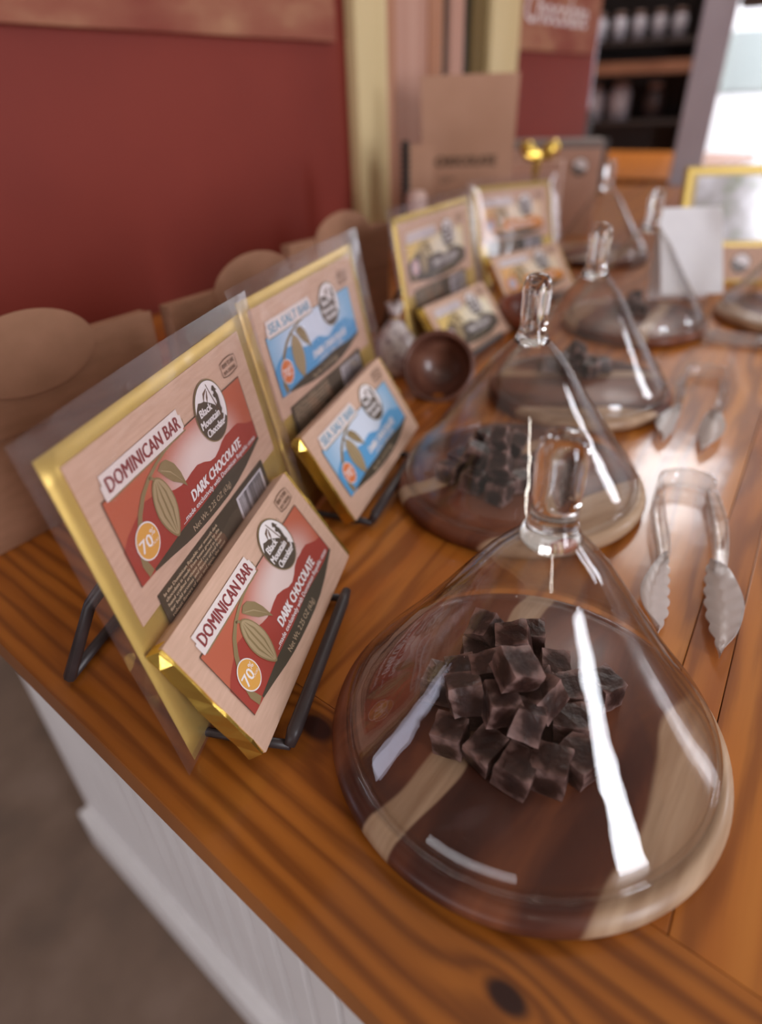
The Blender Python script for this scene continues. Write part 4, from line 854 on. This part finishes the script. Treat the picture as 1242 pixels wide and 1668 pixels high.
for j in range(7):
    x = -.030
    while x < .030:
        wd = r.uniform(.002, .007); mb.flat([(x, .085-j*.010), (x+wd, .085-j*.010), (x+wd, .088-j*.010), (x, .088-j*.010)], .0003); x += wd+.002
mb.build('lettering', mat('gray_ink', (0.45, 0.43, 0.48), 0.5), wc, recalc=False)
gp = empty('display_card', mtx=panel_frame(.560, .975, 186, .20)); tag(gp, 'gold framed packet with daylight reflection painted on its shiny window at the right edge', 'display card')
MB().box((-.100, 0, -.012), (.100, .160, -.001)).build('foil_packet', M['gold_flat'], gp, .003)
MB().box((-.088, .004, -.0008), (.088, .052, .0004)).build('kraft_panel', M['kraft'], gp, .0003)
e_ = emblem_disc(gp, .0, .028, .014, 0); e_.rotation_euler = (0, 0, 0); e_.location = (.0, .028, .0008)
winm = noise_mat('painted_outdoor_reflection', [(0.35, (0.22, 0.26, 0.12)), (0.47, (0.52, 0.50, 0.50)), (0.6, (0.85, 0.85, 0.90))], 16, 5, 0.15, coat=1.0)  # outdoor reflection painted into the colour of the packet's glossy window
MB().box((-.082, .060, -.0008), (.082, .146, .0003)).build('reflection_window', winm, gp, .0002)
MB().box((-.088, .056, -.0009), (.088, .150, -.0002)).build('window_border', M['cream_trim'], gp, .0002)
MB().box((.085, .0, -.010), (.104, .150, .003)).build('blue_spine', mat('dark_blue', (0.02, 0.05, 0.22), 0.4), gp, .001)

# ------------------------------------------------------------------ far background: post, window, shelves, bottles
def post_at(az, dist, w_, z1, name, m_, z0=0.0, depth=.10, label=None):
    a = math.radians(az); o = MB().box((-w_/2, 0, z0), (w_/2, depth, z1)).build(name, m_, None, .004)
    o.location = (math.sin(a)*dist, math.cos(a)*dist, 0); o.rotation_euler = (0, 0, -a); return structure(o, label)
post_at(24.45, 2.45, .090, 2.9, 'trim_3', M['gray_post'])
# window wall to the right of the post
ww = math.radians(24.45)
def wbox(name, s0, s1, z0, z1, m_, off=0.0, d_=.08, kind=True):
    o = MB().box((s0, off, z0), (s1, off+d_, z1)).build(name, m_, None, .003)
    o.location = (math.sin(ww)*2.45, math.cos(ww)*2.45, 0); o.rotation_euler = (0, 0, -ww-math.radians(12)); return structure(o) if kind else o
wbox('wall_right', .06, 2.6, 0, TZ-.10, M['brown_wall'])
wbox('trim_4', .05, 2.6, TZ+.44, TZ+.90, M['brown_wall'])
wn = wbox('window_1', .05, 1.5, TZ-.1, TZ+.46, thin_glass('window_pane', (0.97, 0.97, 0.98), 0.04), .03, .004)
# pale vehicle parked outside the window
vw = mat('white_car_paint', (0.84, 0.84, 0.88), 0.3, coat=0.5)
va = math.radians(33); vo = empty('parked_van', (math.sin(va)*6.9, math.cos(va)*6.9, 0), -va); tag(vo, 'pale blurred van parked outside the window behind the gray post', 'van')
mb = MB().prism([(-1.1, .25), (1.9, .25), (1.95, .8), (1.75, 1.0), (1.1, 1.08), (.7, 1.62), (-1.1, 1.66), (-1.2, 1.5), (-1.2, .5)], -.7, .7)
o = mb.build('body', vw, vo, .03); o.rotation_euler = (PI/2, 0, 0)
for sx_ in (-.95, -.25, .38):
    MB().box((sx_, -.71, 1.12), (sx_+.55, -.69, 1.50)).build('window_pane', mat('van_glass', (0.34, 0.38, 0.38), 0.1), vo, .02)
for sx_ in (-.6, 1.3):
    o = MB().lathe([(.0001, -.08), (.28, -.08), (.32, -.04), (.32, .06), (.0001, .06)], 32).build('wheel', M['ink_black'], vo); o.rotation_euler = (PI/2, 0, 0); o.location = (sx_, -.66, .32)
gd = MB().box((-6, -6, -.06), (8, 8, -.055)).build('floor_outside', M['gray_post']); gd.location = (6, 6, 0); structure(gd)

fa = math.radians(36); fac = MB().box((-3.2, 0, 0), (4.0, .2, 4.5)).build('wall_street', noise_mat('pale_facade', [(0.3, (0.70, 0.69, 0.72)), (0.7, (0.82, 0.81, 0.84))], 2, rough=0.7))
fac.location = (math.sin(fa)*9.0, math.cos(fa)*9.0, 0); fac.rotation_euler = (0, 0, -fa); structure(fac)
# dark shelving beyond the end of the red wall
sh = empty('shelf_unit', (math.sin(math.radians(20.0))*4.25, math.cos(math.radians(20.0))*4.25, 0), -math.radians(20.0)); tag(sh, 'tall dark brown shelf unit beyond the end of the red wall', 'shelf')
dkw = noise_mat('dark_shelf_wood', [(0.3, (0.012, 0.006, 0.004)), (0.7, (0.028, 0.014, 0.010))], 5, rough=0.5)
orw = noise_mat('warm_shelf_wood', [(0.3, (0.14, 0.05, 0.022)), (0.7, (0.22, 0.09, 0.045))], 5, rough=0.5)
MB().box((-.60, .30, 0.0), (.28, .33, 2.4)).build('back_panel', dkw, sh)
for sx_ in (-.60, .26): MB().box((sx_, 0, 0), (sx_+.02, .30, 2.4)).build('side_panel', dkw, sh)
for k, zz in enumerate((.35, .62, TZ+.10, TZ+.33, TZ+.455, TZ+.85, TZ+1.15)):
    MB().box((-.579, .002, zz), (.259, .299, zz+(.055 if k == 3 else .022))).build('shelf_board', orw if k in (3,) else dkw, sh)
base_ = Matrix.Translation(sh.location) @ Matrix.Rotation(-math.radians(20.0), 4, 'Z')
jm = mat('pale_label_jar', (0.42, 0.38, 0.42), 0.35); jd = mat('dark_jar', (0.06, 0.04, 0.04), 0.3); jb = mat('brown_jar_lid', (0.2, .12, .1), .5)
def jar(x, zz, h_, r_, mm, lab, grp):
    p = base_ @ Vector((x, .12, zz)); t = empty('jar', tuple(p)); tag(t, lab, 'jar', grp)
    MB().lathe([(.0001, 0), (r_, 0), (r_, h_*.72), (r_*.7, h_*.82), (.0001, h_*.83)], 20).build('jar_body', mm, t)
    MB().lathe([(.0001, h_*.835), (r_*.75, h_*.835), (r_*.75, h_), (.0001, h_)], 20).build('lid', jb, t)
ROW = ['first pale jar from the left on the upper dark shelf', 'second pale jar from the left on the upper dark shelf', 'third pale jar from the left on the upper dark shelf', 'fourth pale jar from the left on the upper dark shelf', 'fifth pale jar on the upper dark shelf, just left of the gray post']
for k, x in enumerate((-.24, -.14, -.04, .06, .16)): jar(x, TZ+.478, .125, .036, jm, ROW[k], 'jars in a row on the upper dark shelf')
for k, x in enumerate((-.22, -.08)): jar(x, TZ+.1225, .17+.01*k, .058, jm, ['pale squat jar on the lower shelf, left one', 'pale squat jar on the lower shelf, right one'][k], 'pale jars on the lower shelf')
jar(.10, TZ+.1225, .17, .05, jd, 'dark jar on the lower shelf beside the pale ones', 'pale jars on the lower shelf')
# lilac bottles on the ledge at the end of the red wall
lil = mat('lilac_bottle', (0.42, 0.36, 0.46), 0.3, coat=0.5)
bst = empty('display_stand', (.55, 1.98, TZ), RZ); tag(bst, 'low dark stepped stand holding the pale lilac bottles', 'stand')
MB().box((-.10, -.06, 0), (.16, .06, .14)).build('step', dkw, bst, .002); MB().box((-.02, -.0, .1402), (.16, .06, .21)).build('step', dkw, bst, .002)
def bottle(x, y, z_, h_, r_, lab):
    t = empty('bottle', (x, y, TZ+z_)); tag(t, lab, 'bottle', 'pale lilac bottles on the dark stand')
    MB().lathe([(.0001, 0), (r_, 0), (r_*1.03, h_*.05), (r_, h_*.58), (r_*.45, h_*.74), (r_*.4, h_*.9), (.0001, h_*.9)], 28).build('bottle_body', lil, t)
    MB().lathe([(.0001, h_*.902), (r_*.5, h_*.902), (r_*.5, h_), (.0001, h_)], 20).build('cap', mat('bottle_cap', (0.5, .46, .52), .4), t)
bottle(.478, 1.955, .1402, .110, .026, 'short pale lilac bottle, leftmost at the end of the red wall')
pA = bst.location
for k, (da, hb, lab) in enumerate([(.02, .17, 'middle pale lilac bottle at the end of the red wall'), (.085, .24, 'tall pale lilac bottle, third from the left at the end of the red wall'), (.135, .30, 'tallest pale lilac bottle beside the dark shelves')]):
    p = pA+AX*da+BX*.03; bottle(p.x, p.y, .2102, hb, .024, lab)
